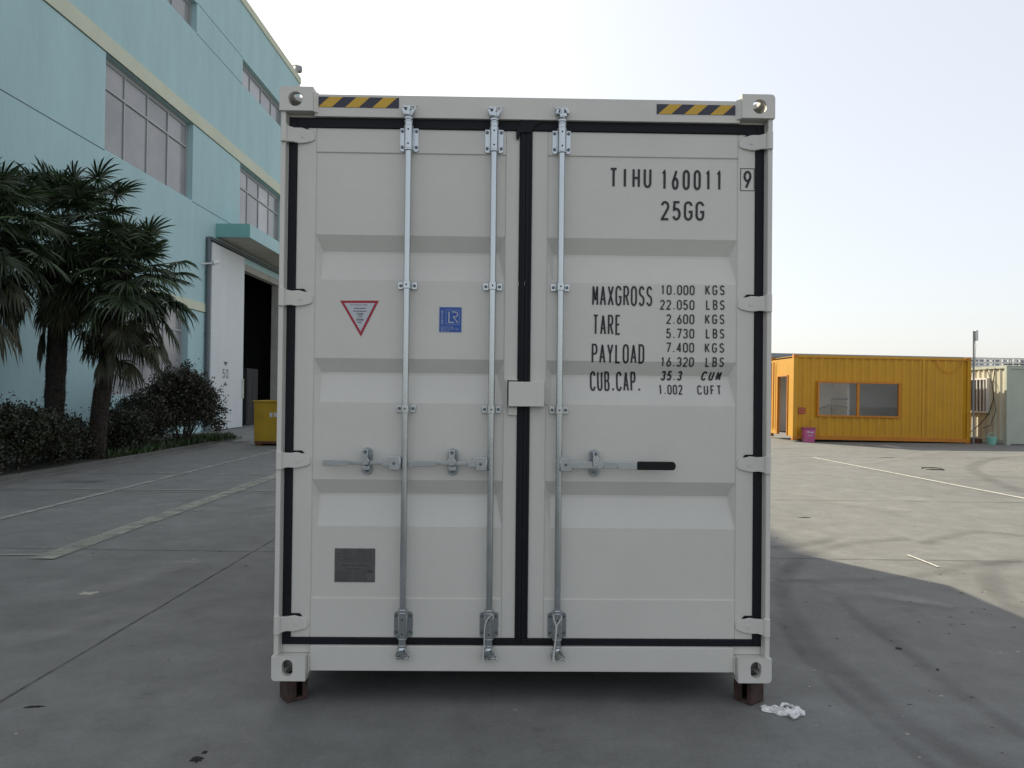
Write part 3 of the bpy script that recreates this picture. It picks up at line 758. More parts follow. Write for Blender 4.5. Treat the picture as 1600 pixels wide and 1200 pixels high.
# lettering ------------------------------------------------------------
def T(s, x0, x1, z1, z0, wd, slant=0., frame=False, mb=None, gw=.66):
    text(mb, s, ku(x0), ku(x1), kv(z0), kv(z1), on_frame if frame else on_door, wd, slant, gw, step=.006)
mb = MB()
B = .0117
T('TIHU', .402, .610, 2.522, 2.424, B, mb=mb, gw=.72); T('160011', .655, .962, 2.517, 2.417, B, mb=mb)
T('25GG', .656, .872, 2.362, 2.266, B, mb=mb, gw=.76)
Bk = .0088
T('MAXGROSS', .322, .619, 1.940, 1.841, Bk, mb=mb, gw=.8); T('TARE', .326, .465, 1.797, 1.698, Bk, mb=mb, gw=.8)
T('PAYLOAD', .321, .582, 1.654, 1.558, Bk, mb=mb, gw=.8); T('CUB.CAP.', .318, .572, 1.519, 1.422, Bk, mb=mb, gw=.8)
k_ = .0064
for s, x0, z1, z0 in (('10.000', .658, 1.947, 1.898), ('22.050', .656, 1.874, 1.825), ('2.600', .688, 1.804, 1.755), ('5.730', .688, 1.733, 1.684), ('7.400', .688, 1.664, 1.615), ('16.320', .661, 1.593, 1.545)):
    T(s, x0, .827, z1, z0, k_, mb=mb, gw=.8)
T('35.3', .671, .776, 1.525, 1.477, .0085, .12, mb=mb, gw=.8); T('1.002', .655, .776, 1.457, 1.408, k_, mb=mb, gw=.8)
for s, z1, z0 in (('KGS', 1.949, 1.900), ('LBS', 1.876, 1.827), ('KGS', 1.805, 1.757), ('LBS', 1.734, 1.686), ('KGS', 1.664, 1.616), ('LBS', 1.594, 1.546)):
    T(s, .883 if s == 'LBS' else .879, .976, z1, z0, k_, mb=mb, gw=.68)
T('CUM', .873, .970, 1.525, 1.479, .0085, .2, mb=mb, gw=.68); T('CUFT', .849, .968, 1.456, 1.409, k_, mb=mb, gw=.70)
mb.build('lettering', M['ink'], DR, fix=False)
mb = MB()
T('9', 1.062, 1.104, 2.516, 2.426, B, frame=True, mb=mb)
x0, x1, z0, z1 = ku(1.049), ku(1.1165), kv(2.417), kv(2.526)
ribbon(mb, [(x0, z0), (x1, z0), (x1, z1), (x0, z1), (x0, z0)], .0035, lambda a, b: on_frame(a, b, 0))
mb.build('check_digit', M['ink'], DR, fix=False)

# warning triangle
def tri(c, s, m, par, y, nm):
    P = [(ku(a), kv(b)) for a, b in ((-.9115, 1.850), (-.7225, 1.852), (-.808, 1.675))]
    cx = sum(p[0] for p in P)/3; cz = sum(p[1] for p in P)/3
    P = [(cx+(a-cx)*s, y, cz+(b-cz)*s) for a, b in P]
    mb = MB(); mb.prism([(p[0], p[2]) for p in P], y, y+.001); return mb.build(nm, m, par)
ys = DD+PD-.0014
ws = tri(0, 1, M['red'], DL, ys, 'warning_sticker'); tri(0, .79, M['stickerwhite'], ws, ys-.0008, 'sticker_face')
mb = MB(); fl = lambda a, b, l=0: (a, ys-.0014-l*.3, b)
text(mb, 'ATTENTION', ku(-.857), ku(-.779), kv(1.826), kv(1.833), fl, .0016, gw=.6)
for wd_, z in ((.056, 1.813), (.066, 1.799), (.018, 1.785), (.016, 1.772), (.026, 1.757), (.018, 1.744)):
    c = ku(-.8145); x = c-wd_/2
    while x < c+wd_/2:
        l = random.uniform(.002, .006); mb.poly([fl(x, kv(z)-.0022), fl(x+l, kv(z)-.0022), fl(x+l, kv(z)+.0022), fl(x, kv(z)+.0022)]); x += l+random.uniform(.0012, .0025)
for z in (1.785, 1.757):
    ribbon(mb, [(ku(-.8145)+a, kv(z)+b) for a, b in ((-.016, -.005), (.016, -.005), (.016, .005), (-.016, .005), (-.016, -.005))], .0011, lambda a, b: fl(a, b))
mb.build('print', M['ink'], ws, fix=False)
# blue certification sticker
x0, x1, z0, z1 = ku(-.429), ku(-.3155), kv(1.700), kv(1.8265)
cs = MB().box(x0, ys, z0, x1, ys+.0012, z1).build('certification_sticker', M['stickerwhite'], DL)
MB().box(x0+.003, ys-.0008, z0+.0025, x1-.003, ys-.0002, z1-.003).build('sticker_face', M['blue'], cs)
mb = MB(); sw, shh = x1-x0, z1-z0
def q(a, b, l=0): return (x0+a*sw, ys-.0014-l*.3, z1-b*shh)
def rb(P, wd_): ribbon(mb, [(x0+a*sw, z1-b*shh) for a, b in P], wd_, lambda a, b: (a, ys-.0014, b))
rb([(.31, .13), (.88, .13), (.88, .68), (.31, .68), (.31, .13)], .0012)
rb([(.44, .20), (.44, .61), (.66, .61)], .0052)
ribbon(mb, [(x0+a*sw, z1-b*shh) for a, b in [(.56, .205), (.68, .205)]+[(.68+.13*sin(radians(t)), .30-.095*cos(radians(t))) for t in range(15, 181, 15)]+[(.62, .395), (.82, .62)]], .0045, lambda a, b: (a, ys-.0017, b))
for i, s in enumerate(('CONTAINER', 'CERTIFICATION', 'SCHEME')):
    text(mb, s, x0+.1*sw, x0+(.1+.058*len(s))*sw, z1-(.815+.075*i)*shh, z1-(.765+.075*i)*shh, lambda a, b, l: (a, ys-.0014, b), .0010, gw=.7)
# CERTIFIED written upwards
def vert(a, b, l): return (x0+.12*sw+(.0-(b-0)), ys-.0014, z1-.68*shh+a)
text(mb, 'CERTIFIED', 0, .52*shh, -.0095, 0, lambda a, b, l: (x0+.19*sw-(b+.0095)+.0, ys-.0014, z1-.68*shh+a), .0017, gw=.72)
mb.build('emblem', M['stickerwhite'], cs, fix=False)
# data plate
x0, x1, z0, z1 = ku(-.921), ku(-.7245), kv(.479), kv(.643)
dp = MB().box(x0, ys-.001, z0, x1, ys+.0012, z1).build('data_plate', M['plate'], DL, .001)
mb = MB(); yy = ys-.0016
def row(a, b, z, h):
    x = x0+a*(x1-x0)
    while x < x0+b*(x1-x0):
        l = random.uniform(.004, .014); mb.poly([(x, yy, z), (min(x+l, x0+b*(x1-x0)), yy, z), (min(x+l, x0+b*(x1-x0)), yy, z+h), (x, yy, z+h)]); x += l+random.uniform(.002, .004)
hh = z1-z0
for i, t in enumerate((.06, .10, .15, .22, .27, .32, .37)): row(.06 if i > 1 else .2, .48, z1-t*hh-.003, .0028); row(.52, .9, z1-t*hh-.0055, .0028)
row(.17, .82, z1-.50*hh-.004, .0065); row(.28, .74, z1-.60*hh-.004, .005)
for t in (.68, .73, .78, .83, .88, .93): row(.06, .45, z1-t*hh-.003, .003); row(.5, .8, z1-t*hh-.003, .003)
mb.box(x0+.82*(x1-x0), yy, z1-.72*hh, x0+.93*(x1-x0), yy+.0004, z1-.64*hh)
mb.build('print', M['plate_ink'], dp, fix=False)

# steel blocks under the corner castings --------------------------------
def block(x, y, rz, label):
    o = empty('steel_block', (x, y, 0), rz); tag(o, label, 'block', 'brown steel tube blocks under the container')
    mb = MB(); s = .052; t = .008
    mb.box(-s, -s, 0, -s*.1, -s+t, .124); mb.box(s*.5, -s, 0, s, -s+t, .124); mb.box(-s*.1, -s, .1, s*.5, -s+t, .124); mb.box(-s*.1, -s, 0, s*.5, -s+t, .02); mb.box(-s, s-t, 0, s, s, .124); mb.box(-s, -s+t, 0, -s+t, s-t, .124); mb.box(s-t, -s+t, 0, s, s-t, .124)
    mb.build('tube', M['rustblock'], o, .002)
    MB().box(-s+t, -s+t, .119, s-t, s-t, .1235).build('top_plate', M['rustblock'], o)
    return o
block(-1.115, 3.71, radians(38), 'rusty brown steel block under the left front corner of the container')
block(1.165, 3.765, radians(-52), 'rusty brown steel block under the right front corner, beside the plastic bag')
block(-1.30, 9.5, .1, 'rusty brown steel block under the left rear corner of the container')
block(.98, 9.57, .1, 'rusty brown steel block under the right rear corner of the container')

# plastic bag ---------------------------------------------------------------
def bagmat():
    m = bpy.data.materials.new('thin_plastic_bag'); m.use_nodes = True; n = m.node_tree; L = n.links.new
    b = n.nodes['Principled BSDF']; b.inputs['Base Color'].default_value = (.78, .79, .78, 1); b.inputs['Roughness'].default_value = .35
    no = n.nodes.new('ShaderNodeTexNoise'); no.inputs['Scale'].default_value = 28; no.inputs['Detail'].default_value = 6
    tc = n.nodes.new('ShaderNodeTexCoord'); L(tc.outputs['Object'], no.inputs['Vector'])
    mr = n.nodes.new('ShaderNodeMapRange'); mr.inputs['From Min'].default_value = .35; mr.inputs['From Max'].default_value = .65; mr.inputs['To Min'].default_value = .4; mr.inputs['To Max'].default_value = 1.
    L(no.outputs['Fac'], mr.inputs[0]); L(mr.outputs[0], b.inputs['Alpha'])
    bp = n.nodes.new('ShaderNodeBump'); bp.inputs['Strength'].default_value = 1; bp.inputs['Distance'].default_value = .01; L(no.outputs['Fac'], bp.inputs['Height']); L(bp.outputs[0], b.inputs['Normal'])
    return m
M['bag'] = bagmat()
from mathutils import noise as mn
def bag():
    c = G(1222, 1113); o = empty('plastic_bag', (c.x, c.y, 0)); tag(o, 'crumpled translucent white plastic bag on the ground by the right front corner block', 'bag')
    mb = MB(); nx, ny = 44, 26; idx = {}
    for layer in range(2):
        for i in range(nx+1):
            for j in range(ny+1):
                s = i/nx; t = j/ny*2-1
                w_ = .012+.060*sin(pi*min(1, s*1.02)**.8)*(1 if s < .8 else 1)*(.7+.6*mn.noise((s*4, 1.7, 0)))
                x = -.095+.19*s; y = .030-.055*s+t*w_
                p = Vector((x*22, y*22, layer*4.))
                h = .5*(1-t*t)*(.010+.045*abs(mn.noise(p))+.02*abs(mn.noise(p*2.3)))*(1.6 if layer else .6)
                x += .010*mn.noise(p+Vector((5, 0, 0))); y += .010*mn.noise(p+Vector((0, 7, 0)))
                mb.v.append((x, y, .002+h+.002*layer)); idx[layer, i, j] = len(mb.v)-1
        for i in range(nx):
            for j in range(ny): mb.face((idx[layer, i, j], idx[layer, i+1, j], idx[layer, i+1, j+1], idx[layer, i, j+1]))
    mb.build('bag_body', M['bag'], o, 0, True)
    for pts in ([(.0, .02), (.02, .055), (.055, .06), (.075, .02), (.09, -.03), (.07, -.045)], [(.02, -.02), (.015, -.075), (.03, -.085), (.055, -.06), (.06, -.03)]):
        mb = MB(); L = [(a, b, .008+.012*sin(i*1.3)**2) for i, (a, b) in enumerate(pts)]
        P = []
        for i in range(len(L)-1):
            for k in range(5): P.append(tuple(L[i][q]+(L[i+1][q]-L[i][q])*k/5+.002*random.uniform(-1, 1) for q in range(3)))
        mb.tube(P, [.005+.003*abs(sin(i*.9)) for i in range(len(P))], 7); mb.build('bag_handle', M['bag'], o, 0, True)
bag()

# small litter -------------------------------------------------------------
def blob(name, px, py, rx, ry, h, m, label, cat, rz=0):
    c = G(px, py); mb = MB(); n = 14
    R = [random.uniform(.55, 1.2) for _ in range(n)]
    for lv, (s, z) in enumerate(((1, .001), (.75, .6), (.3, 1.))):
        for k in range(n):
            a = 2*pi*k/n; x, y = rx*s*R[k]*cos(a), ry*s*R[k]*sin(a)
            mb.v.append((x, y, max(.0008, z*h*random.uniform(.6, 1.1)) if lv else .0008))
    for lv in range(2):
        for k in range(n): k2 = (k+1) % n; mb.face((lv*n+k, lv*n+k2, (lv+1)*n+k2, (lv+1)*n+k))
    mb.face([2*n+k for k in range(n)])
    o = mb.build(name, M[m]); o.location = c; o.rotation_euler = (0, 0, rz); tag(o, label, cat)
    return o
blob('dirt_clod', 308, 1187, .030, .028, .012, 'debris', 'black clod of dirt at the bottom edge of the yard, larger of the pair', 'dirt')
blob('dirt_clod', 320, 1176, .012, .014, .008, 'debris', 'small black crumb just beyond the black clod at the bottom edge', 'dirt')
blob('bark_sliver', 52, 1105, .050, .009, .008, 'debris', 'thin dark sliver lying on the concrete at lower left', 'debris', .15)
blob('paper_scrap', 138, 927, .075, .055, .003, 'flake', 'pale yellowish scrap stuck to the shaded concrete at left', 'scrap', .2)
blob('dirt_clod', 1404, 1014, .024, .014, .010, 'debris', 'dark lump on the shaded concrete right of the container', 'dirt')
blob('dirt_clod', 1465, 1047, .012, .010, .008, 'debris', 'small dark pebble in the right-hand shade, nearer than the lump', 'dirt')
blob('dirt_clod', 1256, 809, .09, .02, .008, 'debris', 'thin dark scrap lying in the sun right of the container', 'dirt')
blob('dirt_clod', 1385, 715, .25, .06, .01, 'debris', 'dark smear of dried mud on the sunlit yard before the yellow container', 'dirt')
# wire loop
c = G(1457, 733); mb = MB(); P = []
for t in range(0, 340, 12):
    a = radians(t+200); P.append((.20*cos(a), .24*sin(a), .012+.006*sin(3*a)))
mb.tube(P, .010, 7); o = mb.build('wire_loop', M['cable'], None, 0, True); o.location = c; tag(o, 'dark loop of cable lying on the sunlit concrete before the yellow container', 'cable')

# ------------------------------------------------------------------ FACTORY BUILDING (left)
FX = -11.5
FB = empty('factory_building', (FX, 10, 0)); tag(FB, 'three-storey teal factory building with cream bands and rows of windows', 'building')
def lx(y): return y-10                        # local y
Y0, Y1, ZT = 6.0, 37.9, 17.62
# openings (y0,y1,z0,z1,inset,kind)
opens = []
opens += [(7.4, 12.85, 8.12, 10.80), (7.4, 12.85, 14.05, 15.12), (7.5, 12.7, 1.35, 4.33)]
opens += [(20.2, 25.65, 8.12, 10.80), (30.0, 35.45, 8.12, 10.80), (20.3, 25.8, 14.05, 15.12), (30.1, 35.55, 14.05, 15.12), (20.4, 25.5, 1.35, 4.33)]
DO = (30.0, 35.2, 0.0, 6.78)
def wall_open(ys, zs, openings, thick):
    mb = MB()
    for i in range(len(ys)-1):
        for j in range(len(zs)-1):
            cy, cz = (ys[i]+ys[i+1])/2, (zs[j]+zs[j+1])/2
            if any(a < cy < b and c < cz < d for a, b, c, d in openings): continue
            mb.poly([(0, lx(ys[i]), zs[j]), (0, lx(ys[i+1]), zs[j]), (0, lx(ys[i+1]), zs[j+1]), (0, lx(ys[i]), zs[j+1])])
    for a, b, c, d in openings:
        mb.poly([(0, lx(a), c), (-thick, lx(a), c), (-thick, lx(a), d), (0, lx(a), d)])
        mb.poly([(0, lx(b), c), (0, lx(b), d), (-thick, lx(b), d), (-thick, lx(b), c)])
        mb.poly([(0, lx(a), d), (-thick, lx(a), d), (-thick, lx(b), d), (0, lx(b), d)])
        if c > .1: mb.poly([(0, lx(a), c), (0, lx(b), c), (-thick, lx(b), c), (-thick, lx(a), c)])
    return mb
allo = opens+[DO]
ys_ = sorted({Y0, Y1, *[o[0] for o in allo], *[o[1] for o in allo]}); zs_ = sorted({0, ZT-.31, *[o[2] for o in allo], *[o[3] for o in allo]})
mb = wall_open(ys_, zs_, allo, .32)
for (y,) in ((Y0,), (Y1,)):
    mb.poly([(0, lx(y), 0), (-14, lx(y), 0), (-14, lx(y), ZT-.31), (0, lx(y), ZT-.31)])
mb.poly([(-14, lx(Y0), 0), (-14, lx(Y1), 0), (-14, lx(Y1), ZT-.31), (-14, lx(Y0), ZT-.31)])
mb.build('wall', M['teal'], FB, fix=False)
MB().box(-14, lx(Y0), ZT-.309, .05, lx(Y1)+.02, ZT+.02).build('parapet_cap', M['cream'], FB, .01)
for z0, z1 in ((4.345, 4.66), (10.815, 11.28)):
    a, b = (Y0, 27.0) if z0 < 5 else (Y0, Y1)
    MB().box(.0005, lx(a), z0, .035, lx(b), z1).build('cream_band', M['cream'], FB, .004)
mb = MB()
for z in (8.09, 14.05, 15.14, 1.45):
    segs = [(Y0, Y1)] if z != 1.45 else [(Y0, 20.2)]
    blocks = sorted((o_[0], o_[1]) for o_ in opens if abs(o_[2]-z) < .1 or abs(o_[3]-z) < .1 or o_[2] < z < o_[3])
    y = segs[0][0]
    for a, b in blocks+[(segs[0][1], None)]:
        if a > y and a <= segs[0][1]: mb.poly([(.002, lx(y), z-.012), (.002, lx(a), z-.012), (.002, lx(a), z+.012), (.002, lx(y), z+.012)])
        if b: y = b
for z in (4.335, 10.805): mb.poly([(.002, lx(Y0), z-.014), (.002, lx(27 if z < 5 else Y1), z-.014), (.002, lx(27 if z < 5 else Y1), z+.012), (.002, lx(Y0), z+.012)])
mb.build('wall_joint', M['joint'], FB, fix=False)
# windows
def window(a, b, c, d, cols, trans):
    """mesh frame with a pane; lies .2 m inside the wall face"""
    x = -.22; t = .045
    fr = MB(); A, B_ = lx(a), lx(b)
    fr.box(x-.03, A+.001, c+.001, x+.03, A+t, d-.001); fr.box(x-.03, B_-.14, c+.001, x+.03, B_-.001, d-.001)
    fr.box(x-.03, A+t, c+.001, x+.03, B_-.14, c+t); fr.box(x-.03, A+t, d-t-.10, x+.03, B_-.14, d-.001)
    for k in range(1, cols):
        y = A+(B_-.1-A)*k/cols; fr.box(x-.02, y-.032, c+t, x+.035, y+.032, d-t-.10)
    if trans: fr.box(x-.018, A+t, trans-.03, x+.045, B_-.14, trans+.03)
    w_ = fr.build('window', M['winframe'], FB)
    p = MB(); p.box(x-.012, .02, c+.02, x+.002, B_-A-.02, d-.02); po = p.build('pane', M['pane'], w_); po.location = (0, A, 0)
    return w_
for a, b, c, d in opens:
    if c > 12: window(a, b, c, d, 4, None)
    elif c > 5: window(a, b, c, d, 4, 9.95)
    else: window(a, b, c, d, 4, 3.55)
# canopy over the big door
mb = MB(); mb.box(.0005, lx(27.69), 7.27, 1.29, lx(37.4), 7.79); cn = mb.build('canopy', M['teal_trim'], FB, .004)
mb = MB(); mb.box(.02, lx(27.75), 7.262, 1.25, lx(37.35), 7.2695); mb.build('soffit', M['canopy_soffit'], cn)
mb = MB(); mb.box(1.2903, lx(27.69), 7.275, 1.292, lx(37.4), 7.785); mb.build('fascia', M['teal'], cn)
# sliding door, its rail, jamb
SD = MB(); SD.box(.06, lx(27.12), .03, .12, lx(30.32), 6.98)
sd = SD.build('sliding_door', M['doorwhite'], FB, .006)
mb = MB(); mb.box(.125, lx(30.2), 1.25, .16, lx(30.28), 1.33); mb.box(.125, lx(30.2), 1.85, .16, lx(30.28), 1.93); mb.tube([(.17, lx(30.24), 1.2), (.17, lx(30.24), 2.0)], .025, 8); mb.build('handle', M['cream'], sd)
mb = MB()
def dm(a, z): return (.1235, lx(28.5)+a, z)
mb.poly([dm(-.22, 2.62), dm(.22, 2.62), dm(0, 2.45)]); mb.poly([dm(-.2, 1.70), dm(.2, 1.70), dm(0, 1.86)])
text(mb, '50', -.28, .28, 1.98, 2.34, lambda a, b, l: (.1235, lx(28.5)+a, b), .05, gw=.7)
mb.build('stencil', M['winframe_dark'], sd, fix=False)
mb = MB(); mb.box(.03, lx(26.9), 7.02, .17, lx(36.5), 7.13); mb.build('door_rail', M['winframe_dark'], FB, .004)
mb = MB(); mb.box(-.30, lx(30.001), 6.52, -.02, lx(35.199), 6.779); mb.box(-.31, lx(34.95), .001, .02, lx(35.199), 6.51); mb.build('door_jamb', M['canopy_soffit'], FB)
mb = MB(); mb.tube([(.09, lx(26.85), 0.02), (.09, lx(26.85), 7.1)], .07, 12)
for z in (1.5, 3.6, 5.8): mb.tube([(.09, lx(26.85), z-.03), (.09, lx(26.85), z+.03)], .085, 12)
mb.build('downpipe', M['pipe'], FB, 0, True)
mb = MB(); mb.tube([(.0, lx(26.45), 6.05), (.30, lx(26.7), 6.12)], .03, 8); mb.tube([(.30, lx(26.7), 6.12), (.42, lx(26.95), 6.22)], [.1, .07], 10); mb.build('wall_lamp', M['whitepaint'], FB, 0, True)
# interior hall behind the door
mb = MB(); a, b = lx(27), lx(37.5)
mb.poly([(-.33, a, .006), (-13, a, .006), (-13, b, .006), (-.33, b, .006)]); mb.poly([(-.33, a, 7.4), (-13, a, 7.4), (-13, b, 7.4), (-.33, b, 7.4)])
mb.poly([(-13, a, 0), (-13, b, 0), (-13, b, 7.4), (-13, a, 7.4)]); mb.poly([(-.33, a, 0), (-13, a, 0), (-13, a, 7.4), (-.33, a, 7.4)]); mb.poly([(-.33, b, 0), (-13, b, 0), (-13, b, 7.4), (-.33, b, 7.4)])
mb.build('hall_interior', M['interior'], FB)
# dome lamp on the roof corner
mb = MB(); rx_ = -.35
rl = empty('roof_beacon', (FX+rx_, 37.4, ZT+.02)); tag(rl, 'small white bracket with a hanging grey dome on the teal roof corner', 'camera')
mb.box(-.14, -.14, 0, .14, .14, .06); mb.tube([(0, 0, .06), (0, 0, .30), (.12, 0, .42), (.3, 0, .45), (.42, 0, .38)], .045, 8); mb.build('bracket', M['whitepaint'], rl, .005, True)
mb = MB(); mb.tube([(.42, 0, .38), (.42, 0, .22), (.42, 0, .10), (.42, 0, .04)], [.16, .19, .16, .05], 14); mb.build('dome', M['greymetal'], rl, 0, True)

# machine cabinet inside the hall
cb = empty('machine_cabinet', (-12.6, 33.4, .006)); tag(cb, 'dark cabinet just inside the factory doorway behind the yellow bin', 'cabinet')
MB().box(-.5, -.7, 0, .5, .7, 2.5).build('housing', M['interior'], cb, .01); MB().box(.502, -.6, .2, .515, -.02, 2.3).build('door', M['interior'], cb, .003)
MB().box(.502, .02, .2, .515, .6, 2.3).build('door', M['interior'], cb, .003)

# yellow bin ---------------------------------------------------------------
YB = empty('waste_skip', (-6.55, 21.1, 0)); tag(YB, 'scuffed yellow steel bin standing in front of the factory doorway', 'bin')
mb = MB()
mb.prism([(-.80, .06), (.80, .06), (.84, 1.21), (-.82, 1.21)], -.62, .55); bd = mb.build('body', M['binyellow'], YB, .006)
mb = MB(); mb.box(-.85, -.65, 1.211, .87, -.60, 1.25); mb.box(-.85, .55, 1.211, .87, .60, 1.25); mb.box(-.85, -.599, 1.211, -.80, .549, 1.25); mb.box(.82, -.599, 1.211, .87, .549, 1.25); mb.build('rim', M['binyellow'], YB, .004)
mb = MB(); mb.box(-.78, -.6, 0, -.6, .5, .0595); mb.box(.6, -.6, 0, .78, .5, .0595); mb.build('skid', M['rust'], YB)
mb = MB(); mb.box(-.795, -.627, .065, .795, -.622, .13); mb.build('rust_edge', M['rust'], YB)
mb = MB(); x = -.38
for k in range(3): mb.box(x, -.626, .80, x+.08, -.6225, .92); x += .12
mb.build('stencil', M['stickerwhite'], YB)

# planting bed --------------------------------------------------------------
mb = MB(); mb.poly([(FX, -12, .06), (-8.55, -12, .06), (-8.55, 17, .06), (-8.9, 23.4, .06), (FX, 24.4, .06)])
struct(mb.build('planting_bed', M['soil']))
mb = MB(); K = [(-8.55, -12), (-8.55, 17), (-8.9, 23.4), (-11.49, 24.4)]
for a, b in zip(K, K[1:]):
    a = Vector((*a, 0)); b = Vector((*b, 0)); d = (b-a).normalized(); n_ = Vector((-d.y, d.x, 0))*-.12
    P = [a, b, b+n_, a+n_]
    mb.poly([(p.x, p.y, .075) for p in P]); mb.poly([(P[3].x, P[3].y, 0), (P[2].x, P[2].y, 0), (P[2].x, P[2].y, .075), (P[3].x, P[3].y, .075)])
    mb.poly([(P[0].x, P[0].y, 0), (P[1].x, P[1].y, 0), (P[1].x, P[1].y, .075), (P[0].x, P[0].y, .075)])
struct(mb.build('bed_kerb', M['kerb'], fix=False))

# palms ---------------------------------------------------------------------
def fan(mb, base, d, up, plen, R, nseg, spread, droop, rnd):
    d = d.normalized(); side = d.cross(up)
    if side.length < .05: side = Vector((1, 0, 0))
    side.normalize(); nn = side.cross(d).normalized()
    # petiole
    sag = Vector((0, 0, -plen*.10)); p1 = base+d*plen*.5+sag*.3; hub = base+d*plen+sag
    w_ = .012
    mb.tube([base, p1, hub], [.014, .010, .008], 4, False)
    d = (d+Vector((0, 0, -.12))).normalized()
    for k in range(nseg):
        a = radians(spread)*(k/(nseg-1)*2-1)+rnd.uniform(-.03, .03)
        L = R*(1-.32*(abs(a)/pi)**1.2)*rnd.uniform(.86, 1.08)
        dir_ = (d*cos(a)+side*sin(a)).normalized()
        w0 = L*.03; w1 = L*.060; w2 = L*.032
        cross_ = (side*cos(a)-d*sin(a)).normalized()
        dr = droop*rnd.uniform(.6, 1.5); fold = .012*(1 if k % 2 else -1)
        tw = nn*fold
        P = []
        for t in (0.04, .45, .75, 1.):
            P.append(hub+dir_*L*t+nn*(.05*L*sin(pi*t)*.6)+Vector((0, 0, -dr*L*t**2.4)) - dir_*(dr*.25*L*t**3))
        b = len(mb.v)
        for p, ww in ((P[0], w0), (P[1], w1), (P[2], w2)):
            mb.v.append(tuple(p+cross_*ww*.5+tw)); mb.v.append(tuple(p-cross_*ww*.5-tw))
        mb.v.append(tuple(P[3]))
        mb.face((b, b+1, b+3, b+2)); mb.face((b+2, b+3, b+5, b+4)); mb.face((b+4, b+5, b+6))
def palm(x, y, topx, topy, topz, seed, label, r0=.20, r1=.17, nf=54, nd=34, R=1.0, pl=.75):
    rnd = random.Random(seed); o = empty('palm_tree', (x, y, .06)); tag(o, label, 'palm tree', 'palm trees in the bed along the teal wall')
    mb = MB(); top = Vector((topx-x, topy-y, topz-.06)); n = 26; pts = []; rs = []
    for i in range(n+1):
        t = i/n; p = top*t; p.x = top.x*t**1.5; p.y = top.y*t**1.5; pts.append(p); rs.append((r0+(r1-r0)*t)*(1+.05*rnd.uniform(-1, 1)))
    mb.tube(pts, rs, 14)
    for i in range(2200):                           # shaggy fibre and old leaf bases
        t = rnd.random(); k = int(t*n); p = pts[k].lerp(pts[min(n, k+1)], t*n-k); a = rnd.uniform(0, 2*pi); rr = rs[k]*.92
        out = Vector((cos(a), sin(a), 0)); b0 = p+out*rr; s = Vector((-sin(a), cos(a), 0))*rnd.uniform(.008, .024)
        tip = b0+out*rnd.uniform(.02, .12)+Vector((0, 0, rnd.uniform(-.12, .08)))
        mb.poly([b0+s, b0-s, tip])
    mb.build('trunk', M['trunk'], o, 0, False, fix=False)
    cr = MB(); up = Vector((0, 0, 1))
    for i in range(nf):
        a = i*2.39996+rnd.uniform(-.25, .25); el = radians(80-125*(i/(nf-1))**.9+rnd.uniform(-8, 8))
        d = Vector((cos(a)*cos(el), sin(a)*cos(el), sin(el)))
        L = pl*rnd.uniform(.55, 1.18)*(.72 if el > 1 else 1)
        fan(cr, top+Vector((cos(a)*.08, sin(a)*.08, .15-.3*i/nf)), d, up, L, R*rnd.uniform(.72, .98), 30, rnd.uniform(120, 155), .10+.24*(i/nf)+rnd.uniform(-.08, .22), rnd)
    cr.build('crown', M['frond'], o, fix=False)
    dd = MB()
    for i in range(nd):
        a = i*2.39996+rnd.uniform(-.4, .4); el = radians(rnd.uniform(-82, -40))
        d = Vector((cos(a)*cos(el), sin(a)*cos(el), sin(el)))
        fan(dd, top+Vector((cos(a)*.12, sin(a)*.12, -.1-1.2*i/nd)), d, Vector((cos(a), sin(a), .3)), pl*rnd.uniform(.5, .95), R*rnd.uniform(.55, .8), 20, rnd.uniform(45, 95), .5, rnd)
    dd.build('dead_fronds', M['frond_dead'], o, fix=False)
palm(-9.80, 15.5, -9.60, 15.4, 4.95, 3, 'nearer dark palm with a shaggy trunk and a thick skirt of dead fronds', r0=.20, r1=.17, nf=70, R=.80, pl=1.02)
palm(-8.95, 15.6, -8.35, 15.55, 4.05, 11, 'second palm, leaning right, its bare trunk rising between the hedge and the bushes', r0=.18, r1=.155, nf=64, R=.76, pl=.88)
palm(-9.85, 13.1, -9.75, 13.1, 4.55, 29, 'palm at the left edge of the picture with only its fronds in view', nf=56, nd=30, R=.80, pl=.9)

